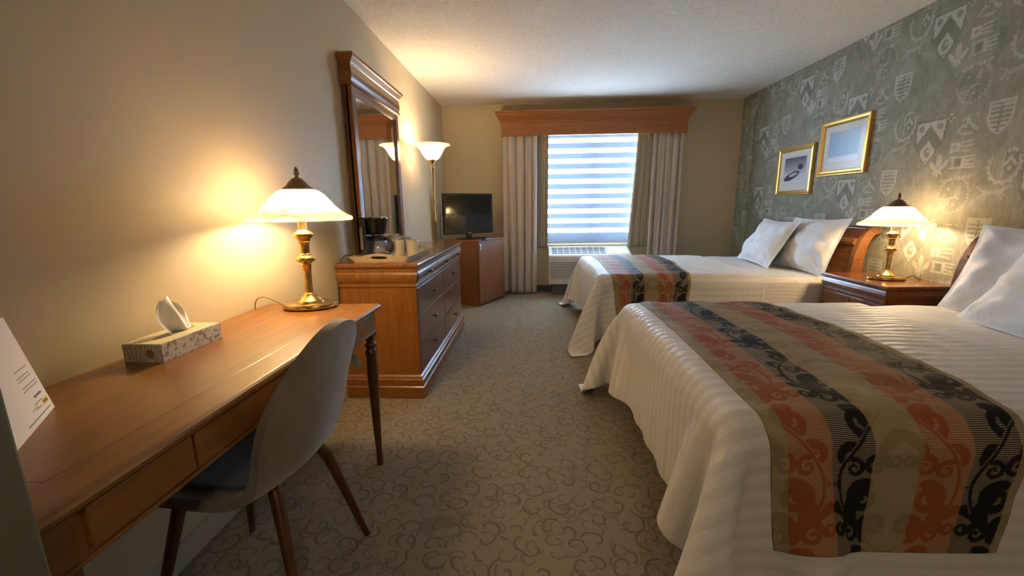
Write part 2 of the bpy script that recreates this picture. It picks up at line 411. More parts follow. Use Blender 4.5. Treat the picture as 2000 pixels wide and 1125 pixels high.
    g |= ell(s, z, .246, .10, .014, .022) | seg(s, z, .215, .025, .28, .022, .008) | seg(s, z, .225, .13, .265, .13, .005) | ell(s, z, .298, .13, .008, .012) | seg(s, z, .21, .10, .225, .115, .006)
    put(g, .55)
    # dotted wreath shield
    gx, gz = s - .235, z + .35; rr = np.hypot(gx / .105, gz / .12); a = np.arctan2(gz, gx)
    put(rr < .86, -.16)
    put((rr < 1.0) & (rr > .84) & (np.mod(a * 14 / np.pi, 1) < .5), .38)
    chk = (np.mod(s * 1000, 16) < 9) & (np.mod(z * 1000, 16) < 9)
    put(chk & (ell(s, z, .185, -.39, .034, .045) | ell(s, z, .268, -.33, .022, .05)), .8)
    put(seg(s, z, .15, -.26, .205, -.25, .008) & (np.mod(s * 1000, 12) < 8) | seg(s, z, .255, -.25, .32, -.235, .010) & (np.mod(s * 1000, 12) < 8), .6)
    put(seg(s, z, .225, -.37, .25, -.36, .006) | ell(s, z, .20, -.31, .008, .008) | ell(s, z, .245, -.41, .009, .006), .6)
PX, PZ = .71, .67
ns, nzc = 284, 268
sg, zg = np.meshgrid((np.arange(ns) + .5) * PX / ns, (np.arange(nzc) + .5) * PZ / nzc, indexing='ij')
tile = np.zeros((ns, nzc))
for i in (-1, 0, 1):
    for j in (-2, -1, 0, 1, 2):
        motifs(sg - i * PX, zg + i * PZ / 2 - j * PZ, tile)
CELL = .0055
yy = np.arange(.3, YB + .001, CELL); yy = np.append(yy[:-1], YB); zz = np.linspace(.30, ZC, 401)
YY, ZZ = np.meshgrid(yy, zz, indexing='ij')
sv = 3.106 - YY; zv = ZZ - 1.578; ii = np.floor(sv / PX); s_ = sv - ii * PX; z_ = np.mod(zv + ii * PZ / 2, PZ)
msk = .85 * tile[np.clip((s_ / PX * ns).astype(int), 0, ns - 1), np.clip((z_ / PZ * nzc).astype(int), 0, nzc - 1)]
M_paperwall = mat('heraldic_wallpaper', (.2, .2, .16), .7); k = N(M_paperwall)
at = k.n('ShaderNodeAttribute', attribute_name='mask'); v = k.coord('Object')
n1 = k.noise(v, 6, 5, .65, .8); n2 = k.noise(k.coord('Object', (1, 1, .3)), 45, 4, .7)
bg = k.ramp(k.math('ADD', k.math('MULTIPLY', n1, .6), k.math('MULTIPLY', n2, .4)), [(.36, (.180, .172, .120)), (.52, (.255, .244, .182)), (.66, (.335, .322, .25))])
pos = k.math('MULTIPLY', k.math('MAXIMUM', at.outputs['Fac'], 0), k.math('ADD', .42, k.math('MULTIPLY', n2, .75)), True)
neg = k.math('MULTIPLY', k.math('MAXIMUM', k.math('MULTIPLY', at.outputs['Fac'], -1), 0), 1.3, True)
c_ = k.mix(pos, bg, (.56, .55, .49)); c_ = k.mix(neg, c_, (.085, .092, .068))
k.l(c_, k.b.inputs['Base Color']); k.bump(n2, .08, .002)
wp = grid_mesh('wall_right', np.stack([np.full_like(YY, XR), YY, ZZ], -1), mask=msk)
bm = bmesh.new(); bm.from_mesh(wp)
box(bm, XR + .0005, XR + .12, YR - .1, YB + .14, 0, ZC); box(bm, XR, XR + .01, YR, .3, 0, ZC); box(bm, XR, XR + .01, .3, YB, 0, .30)
bm.to_mesh(wp); bm.free()
o = struct('wall_right', wp, M_paperwall)
for p in wp.polygons: p.use_smooth = False

# ------------------------------------------------------------------ window, blind, exterior
wn = obj('window_1', B(WX0, WX1, YB + .02, YB + .14, WZ0, WZ0 + .04, .003), M_white); wn['kind'] = 'structure'
bm = bmesh.new(); T = .045; ya, yb = YB + .07, YB + .12
box(bm, WX0, WX0 + T, ya, yb, WZ0 + .04, WZ1); box(bm, WX1 - T, WX1, ya, yb, WZ0 + .04, WZ1); box(bm, WX0, WX1, ya, yb, WZ1 - T, WZ1); box(bm, WX0, WX1, ya, yb, WZ0 + .04, WZ0 + .04 + T)
box(bm, .755, .815, ya - .01, yb, WZ0 + .04, WZ1, .004)
obj('sash_frame', bm, M_white, wn)
obj('pane', B(WX0 + T, .755, ya + .02, ya + .024, WZ0 + .08, WZ1 - T, 0), M_pane, wn)
obj('pane', B(.815, WX1 - T, ya + .02, ya + .024, WZ0 + .08, WZ1 - T, 0), M_pane, wn)

bl = thing('roller_blind', 'white zebra roller blind of alternating sheer and solid bands in the window', 'blind', (.79, 5.78, 2.09))
m = bpy.data.materials.new('zebra_blind_fabric'); m.use_nodes = True; m.node_tree.nodes.clear(); k = N(m)
o_ = k.n('ShaderNodeOutputMaterial'); sp3 = k.n('ShaderNodeSeparateXYZ'); tc = k.n('ShaderNodeNewGeometry'); k.l(tc.outputs['Position'], sp3.inputs[0])
zz_ = sp3.outputs[2]; fr = k.math('FRACT', k.math('ADD', k.math('DIVIDE', k.math('SUBTRACT', zz_, 1.965), .1305), .5 + 20))
solid = k.math('LESS_THAN', k.math('ABSOLUTE', k.math('SUBTRACT', fr, .5)), .275)
low = k.math('LESS_THAN', zz_, .80); solid = k.math('MAXIMUM', solid, low)
df = k.n('ShaderNodeBsdfDiffuse'); df.inputs[0].default_value = (.42, .48, .56, 1); tl = k.n('ShaderNodeBsdfTranslucent'); tl.inputs[0].default_value = (.60, .70, .82, 1)
tr = k.n('ShaderNodeBsdfTransparent'); a_ = k.n('ShaderNodeMixShader'); a_.inputs[0].default_value = .20; k.l(df.outputs[0], a_.inputs[1]); k.l(tl.outputs[0], a_.inputs[2])
b_ = k.n('ShaderNodeMixShader'); b_.inputs[0].default_value = .68; k.l(tl.outputs[0], b_.inputs[1]); k.l(tr.outputs[0], b_.inputs[2])
c_ = k.n('ShaderNodeMixShader'); k.l(solid, c_.inputs[0]); k.l(b_.outputs[0], c_.inputs[1]); k.l(a_.outputs[0], c_.inputs[2]); k.l(c_.outputs[0], o_.inputs[0])
M_zebra = m
obj('blind_fabric', B(.105, 1.475, 5.783, 5.785, .700, 2.10, 0), M_zebra, bl, True)
obj('cassette', B(.10, 1.48, 5.755, 5.80, 2.095, 2.155, .006), M_white, bl, True)
bm = bmesh.new(); tube(bm, [(.105, 5.784, .69), (1.475, 5.784, .69)], .014, 12); obj('bottom_rail', bm, M_white, bl, True, True)

M_siding = mat('pale_siding', (.78, .79, .80), .8); M_roof = mat('grey_shingles', (.16, .20, .26), .9); k = N(M_roof)
k.l(k.ramp(k.noise(k.coord(), 9, 4), [(.4, (.12, .15, .2)), (.6, (.3, .34, .4))]), k.b.inputs['Base Color'])
hs = thing('neighbouring_house', 'pale neighbouring building dimly seen through the right half of the blind', 'building', (3.6, 11.5, -2.6))
obj('wall', B(1.35, 6.0, 10.4, 14, -2.6, 1.9, 0), M_siding, hs, True)
bm = bmesh.new(); prism(bm, [(10.0, 1.85), (14.4, 1.85), (12.2, 4.2)], 0, 1.2, 6.2); obj('roof', bm, M_roof, hs, True)
for x in (1.7, 2.6): obj('window', B(x, x + .6, 10.36, 10.41, .2, 1.3, .01), M_grey, hs, True)

# ------------------------------------------------------------------ valance and curtains
vl = thing('window_valance', 'long honey-brown wooden cornice box above the curtains', 'valance', (.77, 5.6, 2.08))
vx0, vx1, vy = -.40, 1.94, 5.60
obj('fascia_board', B(vx0, vx1, vy, vy + .02, 2.075, 2.27, .002), W_val, vl, True)
for xx in (vx0, vx1 - .02): obj('end_board', B(xx, xx + .02, vy + .02, YB, 2.075, 2.27, .002), W_val, vl, True)
bm = bmesh.new()
stack(bm, vx0, vx1, vy, YB, [(.0, 2.235), (.008, 2.235), (.010, 2.255), (.018, 2.265), (.026, 2.280), (.045, 2.305), (.058, 2.325), (.062, 2.345), (.075, 2.350), (.075, 2.365)], (1, 1, 1, 0))
bmesh.ops.recalc_face_normals(bm, faces=bm.faces); obj('crown_moulding', bm, W_val, vl, True)

def curtain(name, label, x0, x1, z0, z1, yc, amp, folds, m, seed, sag=0., x0b=None, x1b=None, grp=None):
    rnd = random.Random(seed); n, mz = 240, 40
    ph = [rnd.uniform(0, 6.28) for _ in range(4)]
    x0b = x0 if x0b is None else x0b; x1b = x1 if x1b is None else x1b
    P = np.zeros((n, mz, 3))
    for i in range(n):
        t = i / (n - 1)
        for j in range(mz):
            w = j / (mz - 1)
            a = amp * (.55 + .45 * w)
            u = t + .02 * math.sin(5 * t + ph[0] + w)
            f = 2 * abs(math.sin(math.pi * folds * u + ph[1] / 2 + .25 * math.sin(w * 2 + ph[3]))) ** .6 - 1.1 + .22 * math.sin(2 * math.pi * folds * 1.7 * u + ph[2] + .6 * w)
            pinch = .6 * math.cos(2 * math.pi * folds * u + ph[1]) * .4 / folds
            X = (x0 + (x1 - x0) * (t + pinch * .4)) * (1 - w) + (x0b + (x1b - x0b) * (t + pinch * .4)) * w
            P[i, j] = (X, yc - a * f * .62, z1 + (z0 - z1) * w)
    o = obj(name, grid_mesh(name, P), m)
    tag(o, label, 'curtain', grp)
    md = o.modifiers.new('thick', 'SOLIDIFY'); md.thickness = .003
    return o
curtain('drape', 'long oatmeal floor-length drape hanging left of the window beside the television', -.385, .055, .012, 2.20, 5.665, .068, 4.2, M_drape, 3, x0b=-.39, x1b=.04)
curtain('lining_curtain', 'short olive-taupe blackout curtain left of the blind, ending at sill height', -.02, .205, .625, 2.20, 5.725, .018, 6, M_lining, 5, x1b=.20)
curtain('drape', 'long oatmeal drape right of the window, its foot hidden behind the far bed', 1.55, 1.93, .012, 2.20, 5.665, .068, 4, M_drape, 11, x0b=1.52, x1b=1.90)
curtain('lining_curtain', 'short olive-taupe blackout curtain right of the blind, flaring towards it at the hem', 1.36, 1.66, .625, 2.20, 5.725, .018, 5, M_lining, 8, x0b=1.27, x1b=1.63)

# ------------------------------------------------------------------ wall air conditioner
M_ac = mat('cream_ac_plastic', (.62, .58, .50), .45); M_acw = mat('white_ac_lid', (.80, .80, .79), .4)
ac = thing('air_conditioner', 'cream through-wall air conditioner with louvred front under the window', 'air conditioner', (.76, 5.65, 0))
bm = bmesh.new(); prism(bm, [(YB - .005, .16), (5.50, .16), (5.50, .525), (5.515, .545), (YB - .04, .635), (YB - .005, .635)], 0, .21, 1.29)
o = obj('casing', bm, M_ac, ac, True)
def slope_z(y): return .545 + (y - 5.515) * (.09 / .245)
bm = bmesh.new()
for i in range(9):
    xa = .255 + i * .080
    for q in range(3):
        y0, y1 = 5.55 + q * .065, 5.55 + q * .065 + .055
        vs = [bm.verts.new(p) for p in ((xa, y0, slope_z(y0) + .003), (xa + .07, y0, slope_z(y0) + .003), (xa + .07, y1, slope_z(y1) + .003), (xa, y1, slope_z(y1) + .003))]
        bm.faces.new(vs)
r = bmesh.ops.extrude_face_region(bm, geom=list(bm.faces)); bmesh.ops.translate(bm, vec=(0, 0, -.006), verts=[v for v in r['geom'] if isinstance(v, bmesh.types.BMVert)])
obj('air_grille', bm, M_grey, ac, True)
bm = bmesh.new(); vs = []
prism(bm, [(5.54, slope_z(5.54) - .004), (5.54, slope_z(5.54) + .006), (5.75, slope_z(5.75) + .006), (5.75, slope_z(5.75) - .004)], 0, 1.0, 1.27)
obj('control_lid', bm, M_acw, ac, True)
bm = bmesh.new()
for i in range(11):
    z = .225 + i * .0205; box(bm, .235, 1.265, 5.488, 5.502, z, z + .011, .002)
obj('front_louvres', bm, M_ac, ac, True)
obj('louvre_recess', B(.232, 1.268, 5.4965, 5.5005, .222, .452, 0), M_grey, ac, True)
obj('support_sleeve', B(.26, 1.24, 5.56, YB - .013, 0, .16, .003), M_base, ac, True)

# ------------------------------------------------------------------ desk
dk = thing('writing_desk', 'long glossy cherry writing desk with turned legs along the left wall', 'desk', (-.945, 1.12, 0))
dx0, dx1, dy0, dy1, dz = -1.2, -.685, .452, 1.786, .777
bm = bmesh.new(); g = .0015; t0 = dz - .016
box(bm, dx0 + .075, dx1 - .095, dy0 + .10, dy1 - .10, t0, dz, g)
box(bm, dx1 - .095, dx1 - .012, dy0, dy1, t0, dz, g); box(bm, dx0, dx0 + .075, dy0, dy1, t0, dz, g)
box(bm, dx0 + .075, dx1 - .095, dy0, dy0 + .10, t0, dz, g); box(bm, dx0 + .075, dx1 - .095, dy1 - .10, dy1 - .012, t0, dz, g)
stack(bm, dx0, dx1 - .012, dy0, dy1 - .012, [(-.01, t0 + .001), (0, t0 - .012), (.003, t0 - .010), (.010, t0 - .002), (.012, t0 + .006), (.010, t0 + .012), (.004, dz - .0005), (0, dz - .0005), (-.004, dz - .002)], (0, 1, 0, 1), cap=False)
bm.normal_update(); o = obj('tabletop', bm, W_desk, dk, True)
ax = -.706
bm = bmesh.new(); box(bm, ax - .02, ax, dy0 + .02, dy1 - .025, .662, t0 - .01, .002); box(bm, ax - .022, ax + .005, dy0 + .02, dy1 - .03, .656, .664, .002)
box(bm, dx0 + .01, ax - .02, dy1 - .05, dy1 - .03, .662, t0 - .01, .002); box(bm, dx0 + .01, ax - .02, dy0 + .02, dy0 + .04, .662, t0 - .01, .002); box(bm, dx0 + .005, dx0 + .02, dy0 + .02, dy1 - .03, .662, t0 - .01, .002)
obj('apron', bm, W_desk, dk, True)
for ya, yb in ((.535, .742), (.748, 1.486), (1.492, 1.715)):
    obj('drawer', B(ax - .002, ax + .007, ya, yb, .672, t0 - .014, .0025), W_desk, dk, True)
def desk_leg(x, y):
    bm = bmesh.new(); h = .0235
    box(bm, x - h, x + h, y - h, y + h, .632, t0 - .012, .002)
    lathe(bm, [(.012, .634), (.024, .630), (.018, .622), (.0165, .612), (.024, .606), (.027, .597), (.024, .588), (.018, .582), (.020, .576), (.0265, .568), (.0265, .560), (.0235, .552), (.0245, .46), (.022, .34), (.0175, .18), (.0135, .07), (.0125, .045), (.015, .035), (.015, .0)], 24, (x, y, 0))
    return bm
for x, y in ((-.732, 1.748), (-.732, .498), (-1.17, 1.748), (-1.17, .498)):
    o = obj('leg', desk_leg(x, y), W_dark, dk, True); autosmooth(o, 50)

# tissue box
tb = thing('tissue_box', 'flat leaf-patterned tissue box on the desk', 'tissue box', (-1.102, 1.175, dz))
M_tb = mat('leaf_print_card', (.5, .5, .4), .55); k = N(M_tb)
v = k.coord('Object', (1, 1, 1)); wv = k.n('ShaderNodeTexWave'); wv.inputs['Scale'].default_value = 34; wv.inputs['Distortion'].default_value = 14; wv.inputs['Detail'].default_value = 2; k.l(v, wv.inputs['Vector'])
k.l(k.ramp(wv.outputs[1], [(.1, (.28, .25, .20)), (.35, (.52, .50, .44)), (.9, (.58, .56, .50))]), k.b.inputs['Base Color'])
obj('carton', B(-.0585, .0585, -.113, .113, 0, .053, .0015), M_tb, tb)
M_tbtop = mat('pale_gold_card', (.66, .60, .36), .5)
obj('carton_top', B(-.0575, .0575, -.112, .112, .0532, .0545, .0004), M_tbtop, tb)
bm = bmesh.new(); lathe(bm, [(1, .0546), (1, .0552)], 40, (0, 0, 0), .016, .075); obj('opening_slit', bm, M_grey, tb)
bm = bmesh.new()
rnd = random.Random(2)
nU, nV = 20, 16; Pg = []
for i in range(nU + 1):
    u = i / nU; row = []
    for j in range(nV + 1):
        w = j / nV * 2 - 1
        wd = .042 + .012 * math.sin(u * 3) - .012 * u ** 3
        y = w * wd + .016 - .030 * u + .012 * u * u
        x = .012 * math.sin(w * 4 + 2.2 * u) * (1 - .5 * u) + .010 * w * w - .012 * u + .006 * math.sin(9 * w) * (1 - u)
        z = .054 + .112 * u * (1 - .22 * w * w) + .004 * math.sin(6 * w)
        row.append(bm.verts.new((x, y, z)))
    Pg.append(row)
for i in range(nU):
    for j in range(nV): bm.faces.new((Pg[i][j], Pg[i + 1][j], Pg[i + 1][j + 1], Pg[i][j + 1]))
# the low fold beside the peak
Pg = []
for i in range(9):
    u = i / 8; row = []
    for j in range(9):
        w = j / 8
        row.append(bm.verts.new((.006 + .014 * math.sin(w * 5) * (1 - u), .012 + w * .045, .054 + .052 * u * (1 - w) ** 1.3 + .004)))
    Pg.append(row)
for i in range(8):
    for j in range(8): bm.faces.new((Pg[i][j], Pg[i + 1][j], Pg[i + 1][j + 1], Pg[i][j + 1]))
M_tissue = mat('tissue_paper', (.80, .77, .72), .9, Transmission_Weight=.0, Subsurface_Weight=.0)
o = obj('tissue', bm, M_tissue, tb, smooth=True); md = o.modifiers.new('t', 'SOLIDIFY'); md.thickness = .0008
obj('printed_mark', B(-.05, -.034, -.1135, -.1130, .040, .043, 0), M_inkg, tb)
obj('printed_mark', B(.0586, .0590, .080, .104, .014, .018, 0), M_ink, tb)
bm = bmesh.new(); lathe(bm, [(.012, 0), (.012, .0005)], 20); 
for v_ in bm.verts: v_.co = Vector((.022 + v_.co.x, -.1130 - v_.co.z, .026 + v_.co.y * 1.1))
obj('printed_badge', bm, mat('olive_print', (.25, .17, .05), .6), tb)

# tent card with small print, text lines parallel to its foot
e_ = Vector((.607, -.795, 0)).normalized(); back = Vector((-.795, -.607, 0))
tcard = thing('tent_card', 'white printed tent card standing on the near end of the desk by the closet wall', 'card', (-1.059, .799, dz))
cw, chh, lean = .215, .215, R(11)
upv = (Vector((0, 0, 1)) * math.cos(lean) + back * math.sin(lean)); nrm = e_.cross(upv).normalized()
if nrm.x < 0: nrm = -nrm
def cardbox(u0, u1, v0, v1, lift, thick, m, name, par):
    bm = bmesh.new(); vs = box(bm, 0, 1, 0, 1, 0, 1)
    for v_ in bm.verts:
        a, b, c = v_.co
        v_.co = e_ * (u0 + a * (u1 - u0)) + upv * (v0 + b * (v1 - v0)) + nrm * (lift + c * thick)
    bmesh.ops.recalc_face_normals(bm, faces=bm.faces)
    return obj(name, bm, m, par)
front = cardbox(0, cw, 0, chh, 0, .0012, M_paper, 'front_panel', tcard)
bm = bmesh.new(); box(bm, 0, 1, 0, 1, 0, 1)
for v_ in bm.verts:
    a, b, c = v_.co; upb = (Vector((0, 0, 1)) * math.cos(lean) * chh + back * math.sin(lean) * chh) - (Vector((0, 0, 1)) * math.cos(lean) * chh - back * math.sin(lean) * chh) * (1 - b)
    v_.co = e_ * a * cw + upb - nrm * (.0012 + c * .001)
bmesh.ops.recalc_face_normals(bm, faces=bm.faces); obj('rear_panel', bm, M_paper, tcard)
for u0, u1, v0, h_, m_ in ((.012, .135, .010, .0022, M_ink), (.045, .075, .024, .0022, M_inkg), (.030, .070, .034, .0025, M_inkg), (.020, .058, .046, .0045, M_ink), (.062, .090, .028, .0022, M_inkg),
                           (.010, .085, .068, .0022, M_inkg), (.012, .080, .075, .0022, M_inkg), (.020, .085, .090, .0020, M_inkg), (.024, .085, .097, .0020, M_inkg), (.02, .08, .110, .002, M_inkg)):
    cardbox(u0, u1, v0, v0 + h_, .0012, .0002, m_, 'print_line', front)
cardbox(.008, .036, .021, .033, .0012, .0002, M_yellow, 'highlight', front)
cardbox(.011, .033, .0245, .0295, .0014, .0002, M_ink, 'print_line', front)

# ------------------------------------------------------------------ table lamps
def make_lamp(label, group=None):
    t = thing('table_lamp', label, 'lamp', (0, 0, 0), 0, group)
    bm = bmesh.new(); lathe(bm, [(.90, .0), (1, .006), (1, .017), (.96, .023), (.90, .025)], 48, (0, 0, 0), .112, .082); o = obj('base', bm, M_brass, t); autosmooth(o)
    bm = bmesh.new()
    lathe(bm, [(.056, .024), (.055, .030), (.046, .038), (.032, .050), (.023, .060), (.021, .064), (.0165, .067), (.0160, .10), (.0165, .15), (.0195, .186), (.022, .190), (.020, .194),
               (.024, .197), (.035, .205), (.038, .212), (.036, .219), (.027, .226), (.024, .229), (.024, .233), (.0195, .237), (.0195, .276), (.026, .284), (.024, .288), (.028, .298), (.038, .308), (.041, .315), (.039, .321), (.026, .329), (.020, .334), (.018, .338), (.018, .375), (.010, .378), (.010, .44), (.005, .445), (.005, .505)], 32)
    o = obj('stem', bm, M_brass, t); autosmooth(o, 45)
    bm = bmesh.new()
    outer = [(.202, .376), (.203, .381), (.199, .389), (.180, .398), (.158, .412), (.136, .432), (.117, .456), (.098, .478), (.078, .494), (.060, .502)]
    inner = [(r - .004, z - .003) for r, z in outer][::-1]
    lathe(bm, outer + inner + [outer[0]], 64, cap=False); bmesh.ops.remove_doubles(bm, verts=bm.verts, dist=1e-5); bmesh.ops.recalc_face_normals(bm, faces=bm.faces)
    o = obj('lamp_shade', bm, M_shade, t, smooth=True)
    bm = bmesh.new(); lathe(bm, [(.066, .498), (.066, .502), (.054, .508), (.044, .516), (.034, .530), (.022, .541), (.018, .545), (.004, .546)], 32); o = obj('shade_cap', bm, M_bronze, t); autosmooth(o)
    bm = bmesh.new(); lathe(bm, [(.005, .545), (.010, .549), (.006, .553), (.011, .559), (.012, .565), (.009, .572), (.010, .577), (.006, .584), (.001, .592)], 16); obj('finial', bm, M_bronze, t, smooth=True)
    for sx in (-1, 1):
        bm = bmesh.new(); lathe(bm, [(.006, 0), (.014, .008), (.017, .02), (.013, .034), (.003, .042)], 16, (sx * .032, 0, .418)); b = obj('bulb', bm, M_bulb, t, smooth=True)
        ld = bpy.data.lights.new('bulb_light', 'POINT'); ld.energy = LAMP_W / 2; ld.color = WARM; ld.shadow_soft_size = .035
        lo = bpy.data.objects.new('bulb_light', ld); C.objects.link(lo); lo.location = (sx * .045, 0, .440); lo.parent = t
    for px, zb in ((-.062, .27), (.052, .285)):
        bm = bmesh.new(); tube(bm, [(px, .02, .415), (px, .02, zb + .02)], .0009, 6); c = obj('pull_chain', bm, M_brass, t)
        bm = bmesh.new(); lathe(bm, [(.001, .022), (.0035, .016), (.004, .004), (.002, 0)], 10, (px, .02, zb)); obj('chain_pull', bm, M_bronze, c, smooth=True)
    return t
lampA = make_lamp('brass table lamp with glowing glass shade on the desk')
lampA.location = (-.968, 1.716, dz); lampA.rotation_euler = (0, 0, R(8))
lampB = copy_tree(lampA); lampB['label'] = 'brass table lamp with glowing glass shade on the nightstand between the beds'
lampB.location = (2.458, 2.985, .66); lampB.rotation_euler = (0, 0, R(-12))
for t_ in (lampA, lampB): t_['group'] = 'matching brass table lamps'
# the desk lamp shows no pull chains
for ch in list(lampA.children):
    if ch.name.startswith('pull_chain'):
        for c2 in list(ch.children): bpy.data.objects.remove(c2)
        bpy.data.objects.remove(ch)
def cord(par, pts, r, m, name='power_cord'):
    bm = bmesh.new(); tube(bm, curve_pts(pts, 10), r, 8); return obj(name, bm, m, par, smooth=True)
inv = lambda t, p: tuple(Matrix.LocRotScale(t.location, t.rotation_euler, None).inverted() @ Vector(p))
cord(lampA, [inv(lampA, p) for p in ((-1.065, 1.690, dz + .012), (-1.10, 1.665, dz + .045), (-1.135, 1.655, dz + .06), (-1.170, 1.66, dz + .045), (-1.195, 1.68, dz - .0), (-1.197, 1.70, dz - .06), (-1.17, 1.72, .45), (-1.175, 1.75, .02))], .0028, M_goldcord)
cord(lampB, [inv(lampB, p) for p in ((2.555, 2.96, .672), (2.60, 2.945, .69), (2.625, 2.94, .674), (2.66, 2.95, .664))], .003, M_blackm)

# ------------------------------------------------------------------ desk chair
chair = thing('desk_chair', 'taupe velvet shell chair with dark wooden legs pushed under the desk', 'chair', (-.848, 1.11, 0), 0)
prof = curve_pts([(-.235, 0, .425), (-.205, 0, .452), (-.10, 0, .452), (.03, 0, .446), (.13, 0, .455), (.190, 0, .50), (.222, 0, .58), (.247, 0, .68), (.270, 0, .78), (.293, 0, .885)], 8)
L = [0]
for a, b in zip(prof, prof[1:]): L.append(L[-1] + (b - a).length)
tot = L[-1]
def halfw(s):
    w0 = .215 + .02 * math.sin(min(s / tot, 1) * math.pi)
    e0 = .13; e1 = .26
    w = w0
    if s < e0: w *= (1 - ((e0 - s) / e0) ** 2.6) ** (1 / 2.2) * .35 + .65 if False else (max(0, 1 - ((e0 - s) / e0) ** 2.4)) ** .45
    if s > tot - e1: w *= (max(0, 1 - ((s - (tot - e1)) / e1) ** 2.2)) ** .5
    # slight waist at the bend
    return w
ncs = 22; P = []
samples = np.concatenate([np.linspace(0, 1, 66)]); samples = .5 - .5 * np.cos(samples * np.pi)
for q in samples:
    s = q * tot; i = min(max(np.searchsorted(L, s) - 1, 0), len(L) - 2); f = (s - L[i]) / (L[i + 1] - L[i])
    c = prof[i].lerp(prof[i + 1], float(f)); tdir = (prof[i + 1] - prof[i]).normalized(); nn = Vector((-tdir.z, 0, tdir.x))
    w = max(halfw(s), .004); row = []
    kk = .020 + .030 * max(0, min(1, (s - .30) / .25)) * (1 if s < tot - .25 else max(0, 1 - (s - tot + .25) / .33))
    for j in range(ncs + 1):
        a = (j / ncs * 2 - 1)
        row.append(tuple(c + nn * (kk * a * a * (w / .22) ** 2) + Vector((0, w * math.sin(a * math.pi / 2) ** 1 if False else w * a, 0))))
    P.append(row)
P = np.array(P)
def shell(name, P, th, m, off):
    o = obj(name, grid_mesh(name, P), m, chair); md = o.modifiers.new('s', 'SOLIDIFY'); md.thickness = th; md.offset = off
    md2 = o.modifiers.new('b', 'BEVEL'); md2.width = .012; md2.segments = 4; md2.limit_method = 'ANGLE'; md2.angle_limit = R(50)
    return o
shell('backrest', P, .030, M_velvet, 0)
# inner upholstery of the seat, darker pile
iS = [i for i, q in enumerate(samples) if .03 < q < .60]
Ps = P[iS[0]:iS[-1] + 1, 2:-2].copy()
d1 = np.gradient(Ps, axis=0); d2 = np.gradient(Ps, axis=1); nn_ = np.cross(d1, d2); nn_ /= np.linalg.norm(nn_, axis=-1, keepdims=True) + 1e-9
if nn_[5, 9, 2] < 0: nn_ = -nn_
Ps = Ps + nn_ * .0165
o = obj('seat', grid_mesh('seat', Ps), M_velvet2, chair); md = o.modifiers.new('s', 'SOLIDIFY'); md.thickness = .006; md.offset = 1
for sx, sy in ((1, -1), (1, 1), (-1, 1), (-1, -1)):
    bm = bmesh.new(); tube(bm, [(sx * .12, sy * .11, .435), (sx * .145, sy * .135, .38), (sx * .223, sy * .21, 0)], [.019, .018, .0105], 16)
    obj('leg', bm, W_dark, chair, smooth=True)
for o in chair.children:
    if o.name.startswith('leg'): autosmooth(o, 50)
# paper tag dangling under the desk on a thread
tg = thing('paper_tag', 'small white paper tag dangling below the desk edge beside the chair back', 'tag', (-.80, 1.74, .655))
bm = bmesh.new(); tube(bm, curve_pts([(-.80, 1.742, .656), (-.797, 1.741, .62), (-.803, 1.741, .585), (-.806, 1.740, .560)], 5), .0008, 6); obj('string', bm, M_blackm, tg, True)
bm = bmesh.new()
pts = [(-.840, 1.738, .540), (-.812, 1.740, .565), (-.790, 1.741, .535), (-.773, 1.742, .497), (-.803, 1.744, .476), (-.818, 1.741, .510)]
A_ = [bm.verts.new(p) for p in pts]; bm.faces.new(A_); r = bmesh.ops.extrude_face_region(bm, geom=list(bm.faces)); bmesh.ops.translate(bm, vec=(0, .0012, 0), verts=[v for v in r['geom'] if isinstance(v, bmesh.types.BMVert)])
bmesh.ops.recalc_face_normals(bm, faces=bm.faces); obj('tag_card', bm, M_paper, tg, True)

# ------------------------------------------------------------------ dresser
dr = thing('dresser', 'wide nine-drawer cherry dresser against the left wall', 'dresser', (-.945, 3.215, 0))
a0, a1, b0, b1 = -1.195, -.717, 2.455, 3.975
bm = bmesh.new(); stack(bm, a0, a1, b0, b1, [(.0, .12), (0, .715), (.004, .718), (.010, .724), (.010, .731), (.003, .736), (.0, .738), (.0, .742), (.012, .760), (.018, .780), (.018, .800), (.012, .812), (.012, .818), (.016, .82), (.016, .832)], (0, 1, 1, 1))
obj('carcass', bm, W_z, dr, True)
bm = bmesh.new(); stack(bm, a0, a1, b0, b1, [(.018, 0), (.024, .004), (.024, .075), (.018, .082), (.022, .088), (.022, .125), (.014, .132), (.012, .142), (.002, .152)], (0, 1, 1, 1)); obj('plinth', bm, W_y, dr, True)
bm = bmesh.new(); stack(bm, a0, a1, b0, b1, [(.014, .832), (.020, .838), (.030, .848), (.032, .852), (.032, .860), (.028, .867), (.018, .870)], (0, 1, 1, 1)); obj('top', bm, W_dtop, dr, True)
def knob(par, x, y, z):
    bm = bmesh.new(); rings = lathe(bm, [(.0055, 0), (.0045, .010), (.006, .014), (.0125, .019), (.0135, .023), (.011, .028), (.003, .030)], 16)
    for v_ in bm.verts: c = v_.co.copy(); v_.co = Vector((x + c.z, y + c.x, z + c.y))
    bmesh.ops.recalc_face_normals(bm, faces=bm.faces); return obj('knob', bm, M_knob, par, True, True)
fx = a1
for i in range(3):
    ya = b0 + .005 + i * .5035; yb = ya + .4985
    bm = bmesh.new(); prism(bm, [(fx - .01, .744), (fx + .006, .744), (fx + .018, .762), (fx + .024, .782), (fx + .022, .802), (fx + .016, .812), (fx - .01, .812)], 1, ya, yb)
    d = obj('drawer', bm, W_dresser, dr, True); knob(d, fx + .022, (ya + yb) / 2, .780)
for cidx in range(2):
    ya = b0 + .025 + cidx * .7375; yb = ya + .7325
    for z0, z1 in ((.160, .338), (.344, .522), (.528, .708)):
        d = obj('drawer', B(fx - .008, fx + .006, ya, yb, z0, z1, .003), W_dresser, dr, True); knob(d, fx + .006, (ya + yb) / 2, (z0 + z1) / 2 + .005)
